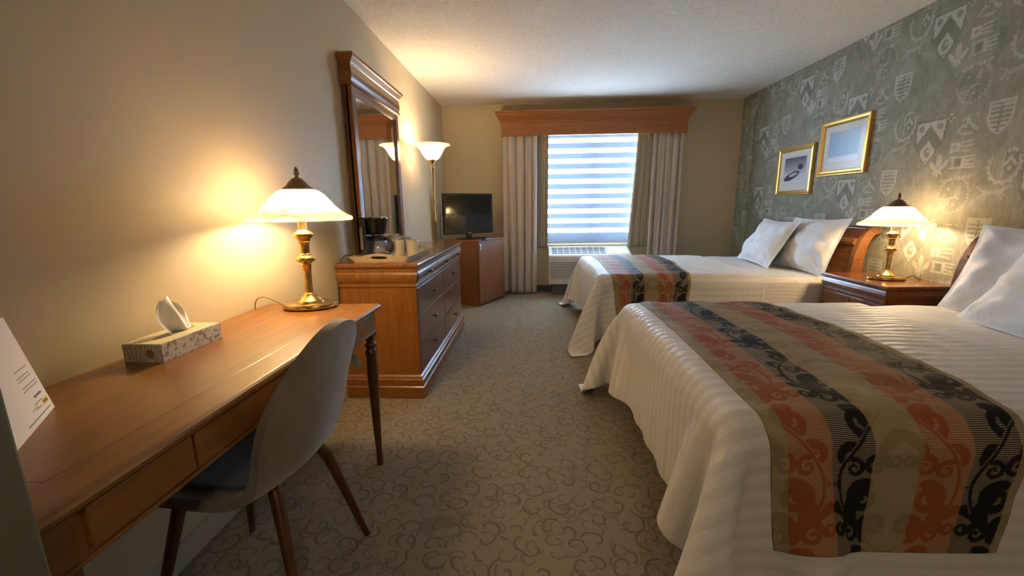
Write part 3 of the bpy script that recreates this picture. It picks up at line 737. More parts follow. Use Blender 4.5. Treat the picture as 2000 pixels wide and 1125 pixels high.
for q in (b0 + .002, b1 - .022): obj('stile', B(fx - .005, fx + .004, q, q + .02, .155, .712, .002), W_dresser, dr, True)

# mirror standing on the dresser
mr = thing('wall_mirror', 'tall cherry-framed mirror with stepped cornice standing behind the dresser top', 'mirror', (-1.17, 3.2, .872))
my0, my1, mz0, mz1 = 2.745, 3.665, .873, 1.945
obj('backing', B(-1.195, -1.160, my0, my1, mz0, mz1 + .1, 0), W_dark, mr, True)
fw = .062
bm = bmesh.new(); box(bm, -1.175, -1.135, my0, my0 + fw, mz0, mz1 + .03, .004); box(bm, -1.175, -1.135, my1 - fw, my1, mz0, mz1 + .03, .004)
box(bm, -1.175, -1.136, my0 + fw - .002, my1 - fw + .002, mz1 - .03, mz1 + .03, .002); box(bm, -1.175, -1.136, my0 + fw - .002, my1 - fw + .002, mz0, mz0 + .085, .002)
for yq in (my0 + fw, my1 - fw - .008): box(bm, -1.165, -1.142, yq, yq + .008, mz0 + .08, mz1 - .03, .002)
box(bm, -1.165, -1.142, my0 + fw, my1 - fw, mz1 - .038, mz1 - .03, .002)
obj('frame', bm, W_z, mr, True)
obj('mirror_glass', B(-1.158, -1.150, my0 + fw - .01, my1 - fw + .01, mz0 + .075, mz1 - .02, .0), M_mirror, mr, True)
bm = bmesh.new(); stack(bm, -1.195, -1.135, my0, my1, [(.0, 1.955), (.016, 1.960), (.018, 1.972), (.006, 1.978), (.008, 1.984), (.014, 2.00), (.016, 2.03), (.010, 2.062), (.008, 2.075), (.014, 2.080), (.018, 2.090), (.034, 2.108), (.040, 2.113), (.044, 2.128), (.040, 2.135)], (0, 1, 1, 1))
obj('cornice', bm, W_y, mr, True)

# ------------------------------------------------------------------ tray and coffee things
ty0, ty1, tx0, tx1, tz = 2.50, 3.08, -1.105, -.775, .8705
tr_ = thing('serving_tray', 'tan wooden serving tray with cut-out handles on the dresser', 'tray', (-.94, 2.79, tz))
obj('tray_floor', B(tx0, tx1, ty0, ty1, tz, tz + .008, .001), M_traym, tr_, True)
fl = .026
def wallquad(bm, p, q, pn, qn, h0, n=28, hump=0, hole=False, thick=.009):
    """flared tray wall from p to q (feet), pn/qn = flare of its top"""
    p, q, pn, qn = map(Vector, (p, q, pn, qn)); cols = []
    out = ((pn + qn) / 2); out.z = 0; out.normalize()
    for i in range(n + 1):
        t = i / n; foot = p.lerp(q, t); top = (p + pn).lerp(q + qn, t)
        hh = h0 + hump * max(0, 1 - abs(t - .5) / .30) ** .6 if hump and abs(t - .5) < .30 else h0
        hz = []
        inh = hole and abs(t - .5) < .15
        w = .010 * math.sqrt(max(0, 1 - ((t - .5) / .15) ** 2)) if inh else 0
        mid = h0 * .80
        for z in (0, mid - w, mid + w, hh):
            f = z / h0; pt = foot.lerp(top, min(f, 1.6)); pt.z = foot.z + z; hz.append(pt)
        cols.append([( bm.verts.new(pt), bm.verts.new(pt - out * thick)) for pt in hz])
    for i in range(n):
        for j in range(3):
            ina = hole and j == 1 and abs((i + .5) / n - .5) < .14
            if ina:
                for jj in (1, 2):
                    a, b = cols[i][jj], cols[i + 1][jj]; bm.faces.new((a[0], b[0], b[1], a[1]))
                continue
            for s_ in (0, 1):
                bm.faces.new((cols[i][j][s_], cols[i + 1][j][s_], cols[i + 1][j + 1][s_], cols[i][j + 1][s_]))
        bm.faces.new((cols[i][3][0], cols[i + 1][3][0], cols[i + 1][3][1], cols[i][3][1]))
    for c in (cols[0], cols[-1]):
        for j in range(3): bm.faces.new((c[j][0], c[j + 1][0], c[j + 1][1], c[j][1]))
zb = tz + .001
for name, a_, b_, na, nb, hp, ho in (('end_wall', (tx0, ty0, zb), (tx1, ty0, zb), (-fl, -fl, 0), (fl, -fl, 0), .022, True), ('end_wall', (tx1, ty1, zb), (tx0, ty1, zb), (fl, fl, 0), (-fl, fl, 0), .022, True),
                         ('side_wall', (tx1, ty0, zb), (tx1, ty1, zb), (fl, -fl, 0), (fl, fl, 0), 0, False), ('side_wall', (tx0, ty1, zb), (tx0, ty0, zb), (-fl, fl, 0), (-fl, -fl, 0), 0, False)):
    bm = bmesh.new(); wallquad(bm, a_, b_, na, nb, .034, hump=hp, hole=ho); bmesh.ops.recalc_face_normals(bm, faces=bm.faces); obj(name, bm, M_traym, tr_, True)

cz = tz + .0085
cm = thing('coffee_maker', 'small black drip coffee maker with glass carafe on the tray', 'coffee maker', (-1.02, 2.66, cz))
bm = bmesh.new(); box(bm, -.085, .085, -.075, .075, 0, .022, .006); obj('base', bm, M_black, cm)
bm = bmesh.new(); prism(bm, [(-.075, -.068), (-.085, -.03), (-.085, .03), (-.075, .068), (-.035, .068), (-.030, 0), (-.035, -.068)], 2, .02, .255); obj('water_tank', bm, M_black, cm)
bm = bmesh.new(); lathe(bm, [(.045, .150), (.058, .158), (.066, .20), (.070, .235), (.072, .245), (.066, .25)], 32, (.012, 0, 0)); o = obj('brew_basket', bm, M_black, cm); autosmooth(o)
bm = bmesh.new(); box(bm, -.086, .070, -.068, .068, .248, .260, .005); lathe(bm, [(.07, .248), (.07, .258), (.05, .262)], 32, (.015, 0, 0)); obj('lid', bm, M_black, cm)
bm = bmesh.new(); box(bm, -.070, -.050, -.0795, -.0755, .06, .20, .001); obj('water_gauge', bm, M_grey, cm)
bm = bmesh.new(); lathe(bm, [(.050, .024), (.058, .032), (.062, .055), (.058, .080), (.045, .105), (.040, .115), (.042, .122)], 32, (.022, 0, 0), cap=False); cf = obj('carafe', bm, M_carafe, cm, smooth=True)
bm = bmesh.new(); lathe(bm, [(.046, .112), (.048, .118), (.048, .126), (.040, .140), (.01, .144)], 32, (.022, 0, 0)); obj('carafe_lid', bm, M_black, cf)
bm = bmesh.new(); tube(bm, curve_pts([(.060, -.01, .122), (.092, -.02, .120), (.112, -.025, .095), (.114, -.025, .065), (.100, -.022, .042), (.088, -.018, .050)], 6), [.009] * 31, 10); obj('handle', bm, M_black, cf, smooth=True)
cord(cm, [(-.080, -.05, .03), (-.115, -.10, .025), (-.150, -.13, .030), (-.172, -.17, -.01), (-.1745, -.19, -.06), (-.173, -.215, -.16), (-.172, -.225, -.30), (-.170, -.222, -.55)], .003, M_blackm)

def mug(label, x, y, rz, parts=True):
    t = thing('mug', label, 'mug', (x, y, cz), rz)
    bm = bmesh.new(); r_ = .0395
    lathe(bm, [(.030, 0), (.034, .003), (.037, .03), (r_, .106), (r_ - .001, .108), (r_ - .0035, .106), (.033, .03), (.030, .008), (.002, .006)], 40); bmesh.ops.recalc_face_normals(bm, faces=bm.faces); obj('cup', bm, M_cream, t, smooth=True)
    bm = bmesh.new(); tube(bm, curve_pts([(.037, 0, .088), (.058, 0, .088), (.066, 0, .065), (.060, 0, .035), (.036, 0, .026)], 6), .0052, 10); obj('handle', bm, M_cream, t, smooth=True)
    return t
mug('cream ceramic mug on the tray, the one nearer the coffee maker', -.888, 2.705, R(110))
mug('cream ceramic mug on the tray, handle to the right', -.802, 2.730, R(25))
ct = thing('paper_cup', 'white disposable cup stacked upside down in another behind the coffee maker', 'cup', (-.965, 2.83, cz))
for i in range(2):
    bm = bmesh.new(); z0 = i * .028; lathe(bm, [(.028, z0), (.029, z0 + .002), (.038, z0 + .105), (.040, z0 + .107), (.040, z0 + .11), (.037, z0 + .108), (.028, z0 + .006), (.002, z0 + .004)], 28); bmesh.ops.recalc_face_normals(bm, faces=bm.faces); obj('cup_wall', bm, M_cupp, ct, smooth=True)
jar = thing('glass_tumbler', 'squat dark glass tumbler behind the mugs', 'glass', (-.905, 2.92, cz))
bm = bmesh.new(); lathe(bm, [(.030, 0), (.036, .004), (.040, .100), (.041, .115), (.038, .113), (.033, .01), (.002, .008)], 28); bmesh.ops.recalc_face_normals(bm, faces=bm.faces); obj('tumbler_wall', bm, M_carafe, jar, smooth=True)
pk = thing('coffee_packets', 'small pile of white sachets at the far end of the tray', 'sachets', (-.81, 2.97, cz))
for i, (x, y, rz) in enumerate(((-.815, 2.95, .2), (-.80, 2.985, -.3), (-.83, 2.99, .5))):
    bm = bmesh.new(); box(bm, -.035, .035, -.022, .022, i * .007, i * .007 + .006, .002); bmesh.ops.rotate(bm, cent=(0, 0, 0), matrix=Matrix.Rotation(rz, 3, 'Z'), verts=bm.verts)
    bmesh.ops.translate(bm, vec=(x + .81, y - 2.97, 0), verts=bm.verts); obj('sachet', bm, M_paper, pk)

# ------------------------------------------------------------------ floor lamp
FLX, FLY = -.985, 4.20
fl_ = thing('floor_lamp', 'tall brass torchiere with lit glass bowl between the dresser and the television', 'lamp', (FLX, FLY, 0))
bm = bmesh.new(); lathe(bm, [(.125, 0), (.125, .012), (.11, .022), (.05, .03), (.02, .045), (.012, .06)], 40); o = obj('base', bm, M_brass, fl_); autosmooth(o)
bm = bmesh.new(); lathe(bm, [(.010, .05), (.010, 1.05), (.014, 1.055), (.014, 1.075), (.0095, 1.08), (.0095, 1.53), (.014, 1.535), (.018, 1.55), (.012, 1.562), (.020, 1.57), (.020, 1.585), (.013, 1.595), (.016, 1.615), (.034, 1.64), (.038, 1.652), (.030, 1.655)], 24); o = obj('pole', bm, M_brass, fl_); autosmooth(o, 50)
bm = bmesh.new(); out_ = [(.020, 1.645), (.045, 1.650), (.070, 1.668), (.092, 1.700), (.108, 1.735), (.130, 1.765), (.160, 1.782), (.176, 1.787), (.179, 1.792)]
lathe(bm, out_ + [(r_ - .004, z + .003) for r_, z in out_][::-1], 64, cap=False); bmesh.ops.recalc_face_normals(bm, faces=bm.faces); obj('lamp_bowl', bm, M_shade, fl_, smooth=True)
bm = bmesh.new(); lathe(bm, [(.008, 1.66), (.022, 1.68), (.028, 1.705), (.022, 1.725), (.004, 1.735)], 16); obj('bulb', bm, M_bulb, fl_, smooth=True)
ld = bpy.data.lights.new('bulb_light', 'POINT'); ld.energy = FLOOR_W; ld.color = (1, .70, .40); ld.shadow_soft_size = .045
lo = bpy.data.objects.new('bulb_light', ld); C.objects.link(lo); lo.location = (0, 0, 1.752); lo.parent = fl_

# ------------------------------------------------------------------ fridge cabinet and television
fc = thing('refrigerator_cabinet', 'brown wooden refrigerator cabinet standing askew in the far left corner', 'cabinet', (-.641, 4.861, 0), R(-26.5))
# local frame: x = -depth direction (towards wall is -x), y = along the door
FWd, FD, FH = .60, .50, .80
obj('body', B(-FD, -.020, 0, FWd, .0, FH - .018, .002), W_cab, fc)
d = obj('door', B(-.019, 0, .004, FWd - .004, .035, FH - .024, .002), W_cab, fc)
obj('handle', B(.0, .006, .024, .052, .685, .755, .002), M_chrome, d)
obj('top_panel', B(-FD - .003, .004, -.004, FWd + .003, FH - .018, FH, .003), W_cab, fc)
tv = thing('television', 'black flat-screen television on the wooden cabinet in the far corner', 'television', (-.80, 5.19, FH), R(35.7))
obj('stand_base', (lambda bm: (lathe(bm, [(1, 0), (1, .008), (.9, .014), (.3, .018)], 40, (.02, -.02, 0), .21, .11), bm)[1])(bmesh.new()), M_black, tv, smooth=False)
obj('stand_neck', B(-.035, .035, -.02, .02, .012, .085, .004), M_black, tv)
bm = bmesh.new(); box(bm, -.338, .338, -.022, .022, .065, .555, .008); box(bm, -.22, .22, .02, .06, .12, .45, .012); obj('housing', bm, M_black, tv)
obj('screen', B(-.308, .308, -.0245, -.0220, .110, .528, 0), M_screen, tv)
# maker's mark: letters too small to read in the photograph
bm = bmesh.new()
for i in range(7): box(bm, -.021 + i * .0062, -.0168 + i * .0062, -.0232, -.0220, .074, .081, 0)
obj('maker_mark', bm, M_chrome, tv)
cord(tv, [(-.31, .02, .30), (-.335, .03, .32), (-.35, .06, .20), (-.34, .08, .02)], .003, M_blackm)
rc = thing('remote_control', 'slim black remote control in front of the television on the cabinet', 'remote', (-.545, 4.985, FH), R(62))
bm = bmesh.new(); box(bm, -.08, .08, -.02, .02, 0, .016, .005); obj('remote_body', bm, M_black, rc)
bm = bmesh.new()
for i in range(6):
    for j in range(2): box(bm, -.065 + i * .02, -.053 + i * .02, -.012 + j * .014, -.003 + j * .014, .016, .0175, 0)
obj('buttons', bm, M_grey, rc)

# ------------------------------------------------------------------ beds
MZ = .60
def headboard(par, y0, y1):
    outer = curve_pts([(2.470, 0, .05), (2.470, 0, .50), (2.472, 0, .66), (2.486, 0, .80), (2.515, 0, .90), (2.550, 0, .965), (2.590, 0, 1.000), (2.630, 0, 1.003), (2.655, 0, .985)], 6)
    inner = curve_pts([(2.655, 0, .965), (2.630, 0, .955), (2.600, 0, .925), (2.572, 0, .86), (2.558, 0, .76), (2.552, 0, .60), (2.55, 0, .05)], 6)
    pf = [(p.x, p.z) for p in outer + inner]
    for y in (y0, y1 - .045):
        bm = bmesh.new(); prism(bm, pf, 1, y, y + .045); o = obj('post', bm, W_bed, par, True); autosmooth(o, 40)
    pin = [(p.x + .018, p.z - .012) for p in outer[6:]] + [(p.x - .006, p.z - .0) for p in inner[4:-6]]
    bm = bmesh.new(); prism(bm, pin, 1, y0 + .044, y1 - .044); o = obj('headboard_panel', bm, W_bed, par, True); autosmooth(o, 40)
    bm = bmesh.new(); tube(bm, [(2.622, y0 - .004, .978), (2.622, y1 + .004, .978)], .030, 20); o = obj('top_roll', bm, W_bed, par, True); autosmooth(o, 40)
    bm = bmesh.new(); prism(bm, [(2.488, .885), (2.500, .905), (2.515, .915), (2.52, .885), (2.50, .86)], 1, y0 + .044, y1 - .044); obj('panel_moulding', bm, W_bed, par, True)

def sim(y0, y1, seed, over=.47, foot=.44, xf=.53, xh=1.87, head_tuck=0):
    ds = .0255; rnd = np.random.RandomState(seed)
    Wd = (y1 - y0) + 2 * over; La = (xh - xf) + foot
    na, nb = int(round(La / ds)) + 1, int(round(Wd / ds)) + 1
    a = np.linspace(0, La, na); b = np.linspace(0, Wd, nb); da, db = a[1], b[1]
    P = np.zeros((na, nb, 3)); P[..., 0] = xh - a[:, None]; P[..., 1] = (y0 - over) + b[None, :]; P[..., 2] = MZ + .025
    P[..., 2] += rnd.normal(0, .002, (na, nb)); Vv = np.zeros_like(P); t = .016; rb = .055
    topm = (P[0, :, 1] > y0 + .03) & (P[0, :, 1] < y1 - .03); pin0 = P[0].copy()
    def con(A, Bs, L0, kf):
        p, q = P[A], P[Bs]; d = q - p; l = np.linalg.norm(d, axis=-1, keepdims=True) + 1e-9
        c = d * ((l - L0) / l) * (.5 * kf); P[A] = p + c; P[Bs] = q - c
    def axis_pairs(step, ax):
        out = []
        n_ = (na, nb)[ax]
        for o_ in range(2 * step):
            i = np.arange(o_, n_ - step, 2 * step)
            if len(i) == 0: continue
            out.append(((i, slice(None)), (i + step, slice(None))) if ax == 0 else ((slice(None), i), (slice(None), i + step)))
        return out
    st0, st1, be0, be1 = axis_pairs(1, 0), axis_pairs(1, 1), axis_pairs(3, 0), axis_pairs(3, 1)
    diag = math.hypot(da, db); sh = []
    for oi in (0, 1):
        i0 = slice(oi, na - 1, 2); i1 = slice(oi + 1, na, 2)
        sh.append(((i0, slice(0, nb - 1)), (i1, slice(1, nb)))); sh.append(((i0, slice(1, nb)), (i1, slice(0, nb - 1))))
    lo = np.array((xf + rb, y0 + rb, -1 + rb)); hi = np.array((2.6, y1 - rb, MZ - rb))
    dt = .010; steps = 420; G = 3.0
    wob = rnd.normal(0, 1, (na // 6 + 3, nb // 6 + 3, 2))
    def smooth_field(f):
        ia = np.linspace(0, f.shape[0] - 1.001, na); ib = np.linspace(0, f.shape[1] - 1.001, nb); i0 = ia.astype(int); j0 = ib.astype(int); fa = (ia - i0)[:, None, None]; fb = (ib - j0)[None, :, None]
        return (f[i0][:, j0] * (1 - fa) * (1 - fb) + f[i0 + 1][:, j0] * fa * (1 - fb) + f[i0][:, j0 + 1] * (1 - fa) * fb + f[i0 + 1][:, j0 + 1] * fa * fb)
    wf = smooth_field(wob)
    for s in range(steps):
        old = P.copy(); Vv[..., 2] -= G * dt
        if s < 200: Vv[..., :2] += wf * .008
        Vv *= .985 if s < 320 else .93
        P += Vv * dt
        for it in range(10):
            for A, Bs in be0: con(A, Bs, 3 * da, .10)
            for A, Bs in be1: con(A, Bs, 3 * db, .10)
            for A, Bs in sh: con(A, Bs, diag, .35)
            for A, Bs in st0: con(A, Bs, da, 1)
            for A, Bs in st1: con(A, Bs, db, 1)
            q = np.clip(P, lo, hi); d = P - q; l = np.linalg.norm(d, axis=-1)
            ins = l < rb + t
            dn = d / (l[..., None] + 1e-9)
            deep = l < 1e-6
            newp = q + dn * (rb + t); P[ins & ~deep] = newp[ins & ~deep]
            if deep.any(): P[..., 2][deep] = MZ + t
            if it == 9:
                P[ins, :2] = P[ins, :2] * .45 + old[ins, :2] * .55
            fl0 = P[..., 2] < .012; P[..., 2][fl0] = .012
            P[..., :2][fl0] = old[..., :2][fl0] * .5 + P[..., :2][fl0] * .5
            P[0][topm] = pin0[topm] * (1, 1, 0) + np.array((0, 0, MZ + t))
        Vv = (P - old) / dt
    # loft of the filling: puffed crown, shallow rumples
    rn = np.random.RandomState(seed + 5)
    top = np.clip((P[..., 2] - (MZ - .02)) / .03, 0, 1)
    yn = (P[..., 1] - y0) / (y1 - y0)
    P[..., 2] += top * .022 * np.clip(np.sin(np.clip(yn, 0, 1) * np.pi), 0, 1) ** .5 * np.clip(a[:, None] / .15, .15, 1)
    f = np.zeros((na, nb))
    for _ in range(26):
        kx, ky, ph = rn.normal(0, 14), rn.normal(0, 11), rn.uniform(0, 6.28); f += np.sin(kx * P[..., 0] + ky * P[..., 1] + ph) / 26
    P[..., 2] += top * f * .016
    return P, a, b
def cr(P, fi, fj):
    """bicubic (Catmull-Rom) sample of grid P at fractional indices"""
    def w(t): return np.stack([-.5 * t + t * t - .5 * t ** 3, 1 - 2.5 * t * t + 1.5 * t ** 3, .5 * t + 2 * t * t - 1.5 * t ** 3, -.5 * t * t + .5 * t ** 3])
    i = np.clip(np.floor(fi).astype(int), 0, P.shape[0] - 2); j = np.clip(np.floor(fj).astype(int), 0, P.shape[1] - 2)
    wi, wj = w(fi - i), w(fj - j); out = 0
    for m_ in range(4):
        for n_ in range(4):
            out = out + (wi[m_] * wj[n_])[..., None] * P[np.clip(i + m_ - 1, 0, P.shape[0] - 1), np.clip(j + n_ - 1, 0, P.shape[1] - 1)]
    return out

# jacquard of the runner
def spiral(cx, cy, r0, turns, a0, sgn, w0, w1, tail=None):
    pts = []
    n_ = 46
    for i in range(n_):
        t = i / (n_ - 1); r = r0 * (1 - t) ** .9 + .002; a = a0 + sgn * turns * 2 * math.pi * t
        pts.append((cx + r * math.cos(a), cy + r * math.sin(a), w0 + (w1 - w0) * t))
    if tail:
        p0 = pts[0]; pre = []
        for i in range(14):
            t = i / 14; pre.append((tail[0] * (1 - t) + p0[0] * t + tail[3] * math.sin(t * math.pi), tail[1] * (1 - t) + p0[1] * t, tail[2] * (1 - t) + w0 * t))
        pts = pre + pts
    return pts
def strokes(Ux, Uy, lst):
    m_ = np.zeros(Ux.shape, bool)
    for pts in lst:
        for x, y, w_ in pts: m_ |= (Ux - x) ** 2 + (Uy - y) ** 2 < w_ * w_
    return m_
def jacquard(U, V):
    """U 0..1 across the runner, V metres along; returns base colour and thread mask"""
    Wd = .66; x = U * Wd
    tan, org, blk = np.array((.27, .205, .105)), np.array((.30, .085, .028)), np.array((.010, .009, .008))
    col = np.zeros(U.shape + (3,)); wv = .004 * np.sin(V * 60)
    u = U + wv * 0
    for lo_, hi_, c in ((-.1, .065, tan), (.065, .240, org), (.240, .405, blk), (.405, .590, tan), (.590, .785, org), (.785, .962, blk), (.962, 1.1, tan)):
        col[(u >= lo_) & (u < hi_)] = c
    mask = np.zeros(U.shape)
    px, py = .545 * Wd, .40
    # one motif drawn in local coordinates (centre of the ogee), y up
    half = []
    half.append(spiral(.062, .060, .030, 1.4, math.pi * .9, -1, .010, .004, (.012, .135, .016, .03)))
    half.append(spiral(.085, -.035, .040, 1.5, math.pi * .55, -1, .017, .004, (.100, -.150, .030, .03)))
    half.append(spiral(.045, -.120, .030, 1.3, math.pi * .1, 1, .014, .004, (.060, -.18, .010, .0)))
    half.append(spiral(.118, .050, .024, 1.3, math.pi * .4, 1, .008, .003))
    half.append(spiral(.020, .078, .020, 1.2, 0, -1, .007, .003))
    sp_ = [pts for pts in half] + [[(-x_, y_, w_) for x_, y_, w_ in pts] for pts in half]
    for cx, oy in ((.240 * Wd, 0), (.785 * Wd, 0), (.4975 * Wd + .01, py / 2), (-.045 * Wd, py / 2), (1.05 * Wd, py / 2)):
        lx = x - cx; ly = np.mod(V + oy + py / 2, py) - py / 2
        near = np.abs(lx) < .19
        # ogee: pointed arch above, narrowing below
        hw = .168 * np.clip(np.cos((ly - .0) / py * math.pi * .98), 0, 1) ** .75
        dist = hw - np.abs(lx)
        ins = (dist > 0) & near
        hatch = ins.copy()
        body = strokes(lx, ly, sp_) & ins
        hatch &= ~body
        rim = (dist > .004) & (dist < .014) & ins
        hatch &= ~rim
        mask = np.maximum(mask, hatch * 1.0)
        mask[body | rim] = 0
    return col, mask
M_run = mat('jacquard_runner', (.3, .2, .1), .6, spec=.25); k = N(M_run)
wc = k.n('ShaderNodeAttribute', attribute_name='weave'); at = k.n('ShaderNodeAttribute', attribute_name='mask')
uvn = k.n('ShaderNodeTexCoord'); sp4 = k.n('ShaderNodeSeparateXYZ'); k.l(uvn.outputs['UV'], sp4.inputs[0])
hat = k.math('GREATER_THAN', k.math('FRACT', k.math('MULTIPLY', sp4.outputs[1], 1 / .0046)), .46)
hat2 = k.math('GREATER_THAN', k.math('FRACT', k.math('MULTIPLY', sp4.outputs[0], 1 / .0075)), .10)
f_ = k.math('MULTIPLY', k.math('MULTIPLY', at.outputs['Fac'], hat), hat2)
k.l(k.mix(k.math('MULTIPLY', f_, .75), wc.outputs['Color'], (.46, .38, .26)), k.b.inputs['Base Color'])
k.bump(k.math('ADD', k.math('MULTIPLY', f_, .12), k.noise(k.coord('Object'), 22, 4, .6, .7)), .35, .012)
k.l(k.ramp(f_, [(0, (.6, .6, .6)), (1, (.85, .85, .85))]), k.b.inputs['Roughness'])

def runner(P, a, b, y0, y1, over, aL, aR, res, label, hem=.335):
    La, Wb = a[-1], b[-1]; da, db = a[1], b[1]
    bmin = over - hem; bmax = Wb - (over - hem)
    nV = int((bmax - bmin) / res); nU = int(.66 / res)
    U, Vv = np.meshgrid(np.linspace(0, 1, nU), np.linspace(bmin, bmax, nV), indexing='ij')
    tV = (Vv - bmin) / (bmax - bmin)
    lft = np.interp(tV, *aL); rgt = np.interp(tV, *aR)          # a at U = 0 (foot side) and U = 1 (head side)
    A = lft + (rgt - lft) * U + .004 * np.sin(Vv * 9)
    Vs = Vv + .022 * np.exp(-((U - .17) / .15) ** 2) * (1 - tV) ** 4
    Q = cr(P, A / da, Vs / db)
    d1 = np.gradient(Q, axis=0); d2 = np.gradient(Q, axis=1); nn = np.cross(d1, d2); nn /= np.linalg.norm(nn, axis=-1, keepdims=True) + 1e-9
    if nn[nU // 2, nV // 2, 2] < 0: nn = -nn
    edge = np.minimum(1, np.minimum(U, 1 - U) * 18) * .004
    Q = Q + nn * (.0075 + edge + .0015 * np.sin(Vv * 40 + U * 5))[..., None]
    V2 = (Vv - bmin)
    col, mask = jacquard(U, V2)
    me = grid_mesh('bed_runner', Q, uv=np.stack([U * .66, V2], -1), mask=mask, col=col)
    o = obj('bed_runner', me, M_run); tag(o, label, 'bed runner'); md = o.modifiers.new('t', 'SOLIDIFY'); md.thickness = .004; md.offset = -1
    return o

def make_pillow(w, h, t, seed, name, label, org, wax, hax):
    """org = centre; wax/hax unit axes of the pillow's width and height"""
    rn = np.random.RandomState(seed); n, m_ = 56, 42
    u, v_ = np.meshgrid(np.linspace(-1, 1, n), np.linspace(-1, 1, m_), indexing='ij')
    X = u * w / 2 * (1 - .07 * (1 - v_ ** 2) * np.abs(u) ** 2); Yp = v_ * h / 2 * (1 - .09 * (1 - u ** 2) * np.abs(v_) ** 2)
    uf, vf = np.clip(np.abs(u) / .93, 0, 1), np.clip(np.abs(v_) / .91, 0, 1)
    th = t / 2 * ((1 - uf ** 2.6) * (1 - vf ** 2.6)) ** .62
    wr = np.zeros_like(u)
    for _ in range(18):
        kx, ky, ph = rn.normal(0, 7), rn.normal(0, 7), rn.uniform(0, 6.28); wr += np.sin(kx * u + ky * v_ + ph) / 18
    ang = np.arctan2(np.abs(v_) - 1.05, np.abs(u) - 1.05); rad = np.hypot(np.abs(u) - 1.05, np.abs(v_) - 1.05)
    wr2 = np.sin(ang * 16 + seed) * np.exp(-rad * 1.9)
    zt = th + .002 + (wr * .030 + wr2 * .008) * np.minimum(1, th / .02)
    zb_ = -(th * .75) - .002
    zt = zt + wr * .006
    def world(Z):
        nx = np.array(Vector(wax).cross(Vector(hax)).normalized())
        if nx[0] > 0: nx = -nx
        return np.array(org) + X[..., None] * np.array(wax) + Yp[..., None] * np.array(hax) + Z[..., None] * nx
    uv = np.stack([X, Yp], -1)
    A_, B_ = world(zt), world(zb_ + wr * .006)
    bm = bmesh.new(); uvl = bm.loops.layers.uv.new('UVMap')
    va = [[bm.verts.new(A_[i, j]) for j in range(m_)] for i in range(n)]
    vb = [[va[i][j] if i in (0, n - 1) or j in (0, m_ - 1) else bm.verts.new(B_[i, j]) for j in range(m_)] for i in range(n)]
    for i in range(n - 1):
        for j in range(m_ - 1):
            for g, rev in ((va, 0), (vb, 1)):
                q = [(i, j), (i + 1, j), (i + 1, j + 1), (i, j + 1)]
                if rev: q = q[::-1]
                try: f = bm.faces.new([g[a][b_] for a, b_ in q])
                except ValueError: continue
                for lp, (a, b_) in zip(f.loops, q): lp[uvl].uv = uv[a, b_]
    bmesh.ops.recalc_face_normals(bm, faces=bm.faces)
    o = obj(name, bm, M_pillow, smooth=True); md = o.modifiers.new('s', 'SUBSURF'); md.levels = md.render_levels = 1
    return tag(o, label, 'pillow')

def make_bed(y0, y1, h0, h1, seed, lab, over):
    t = thing('bed', lab[0], 'bed', (1.55, (y0 + y1) / 2, 0))
    headboard(t, h0, h1)
    bm = bmesh.new(); box(bm, .66, 2.465, y0 + .01, y1 - .01, .33, MZ - .003, .045); o = obj('mattress', bm, M_sheet, t, True); autosmooth(o)
    bm = bmesh.new(); box(bm, .67, 2.46, y0 + .015, y1 - .015, .12, .325, .02); obj('box_spring', bm, M_spring, t, True)
    for x in (.75, 2.4):
        for y in (y0 + .08, y1 - .08): obj('leg', B(x - .025, x + .025, y - .025, y + .025, 0, .125, .004), W_dark, t, True)
    # top sheet turned over the mattress between duvet and pillows
    n_ = 60; sx = np.linspace(1.70, 2.44, 40); per = []
    rr = .05
    drop = .36
    path = [(y0 - .012, MZ - drop + .02)]
    for q in np.linspace(MZ - drop + .05, MZ - rr, 8): path.append((y0 - .006, q))
    for a_ in np.linspace(0, math.pi / 2, 7)[1:]: path.append((y0 - .006 + rr * (1 - math.cos(a_)), MZ - rr + rr * math.sin(a_) + .004))
    for q in np.linspace(y0 + .08, y1 - .08, 24): path.append((q, MZ + .004))
    for a_ in np.linspace(math.pi / 2, 0, 7)[:-1]: path.append((y1 + .006 - rr * (1 - math.cos(a_)), MZ - rr + rr * math.sin(a_) + .004))
    for q in np.linspace(MZ - rr, MZ - drop + .02, 8): path.append((y1 + .006, q))
    rn = np.random.RandomState(seed + 40)
    Pm = np.array([[(x_, p[0], p[1] + .003 * math.sin(17 * x_ + 9 * p[0])) for p in path] for x_ in sx])
    arc = np.concatenate([[0], np.cumsum(np.hypot(*np.diff(np.array(path), axis=0).T))])
    uv = np.stack(np.broadcast_arrays(sx[:, None], arc[None, :]), -1)
    o = obj('top_sheet', grid_mesh('top_sheet', Pm, uv=uv), M_sheet, t, True); md = o.modifiers.new('t', 'SOLIDIFY'); md.thickness = .004; md.offset = 1
    P, a, b = sim(y0, y1, seed, over=over)
    ext = np.stack(np.broadcast_arrays(a[:, None], b[None, :]), -1)
    # finer sampling of the cloth
    fi, fj = np.meshgrid(np.linspace(0, len(a) - 1, len(a) * 2 - 1), np.linspace(0, len(b) - 1, len(b) * 2 - 1), indexing='ij')
    Q = cr(P, fi, fj); uvq = np.stack([fi * a[1], fj * b[1]], -1)
    o = obj('duvet', grid_mesh('duvet', Q, uv=uvq), M_duvet); tag(o, lab[1], 'duvet')
    md = o.modifiers.new('t', 'SOLIDIFY'); md.thickness = .010; md.offset = 0
    md = o.modifiers.new('s', 'SUBSURF'); md.levels = md.render_levels = 1
    return P, a, b
ov = .47
P1, a1_, b1_ = make_bed(1.06, 2.46, .98, 2.55, 7, ('near double bed with cherry sleigh headboard, closest to the camera', 'white satin-striped duvet draped over the near bed'), ov)
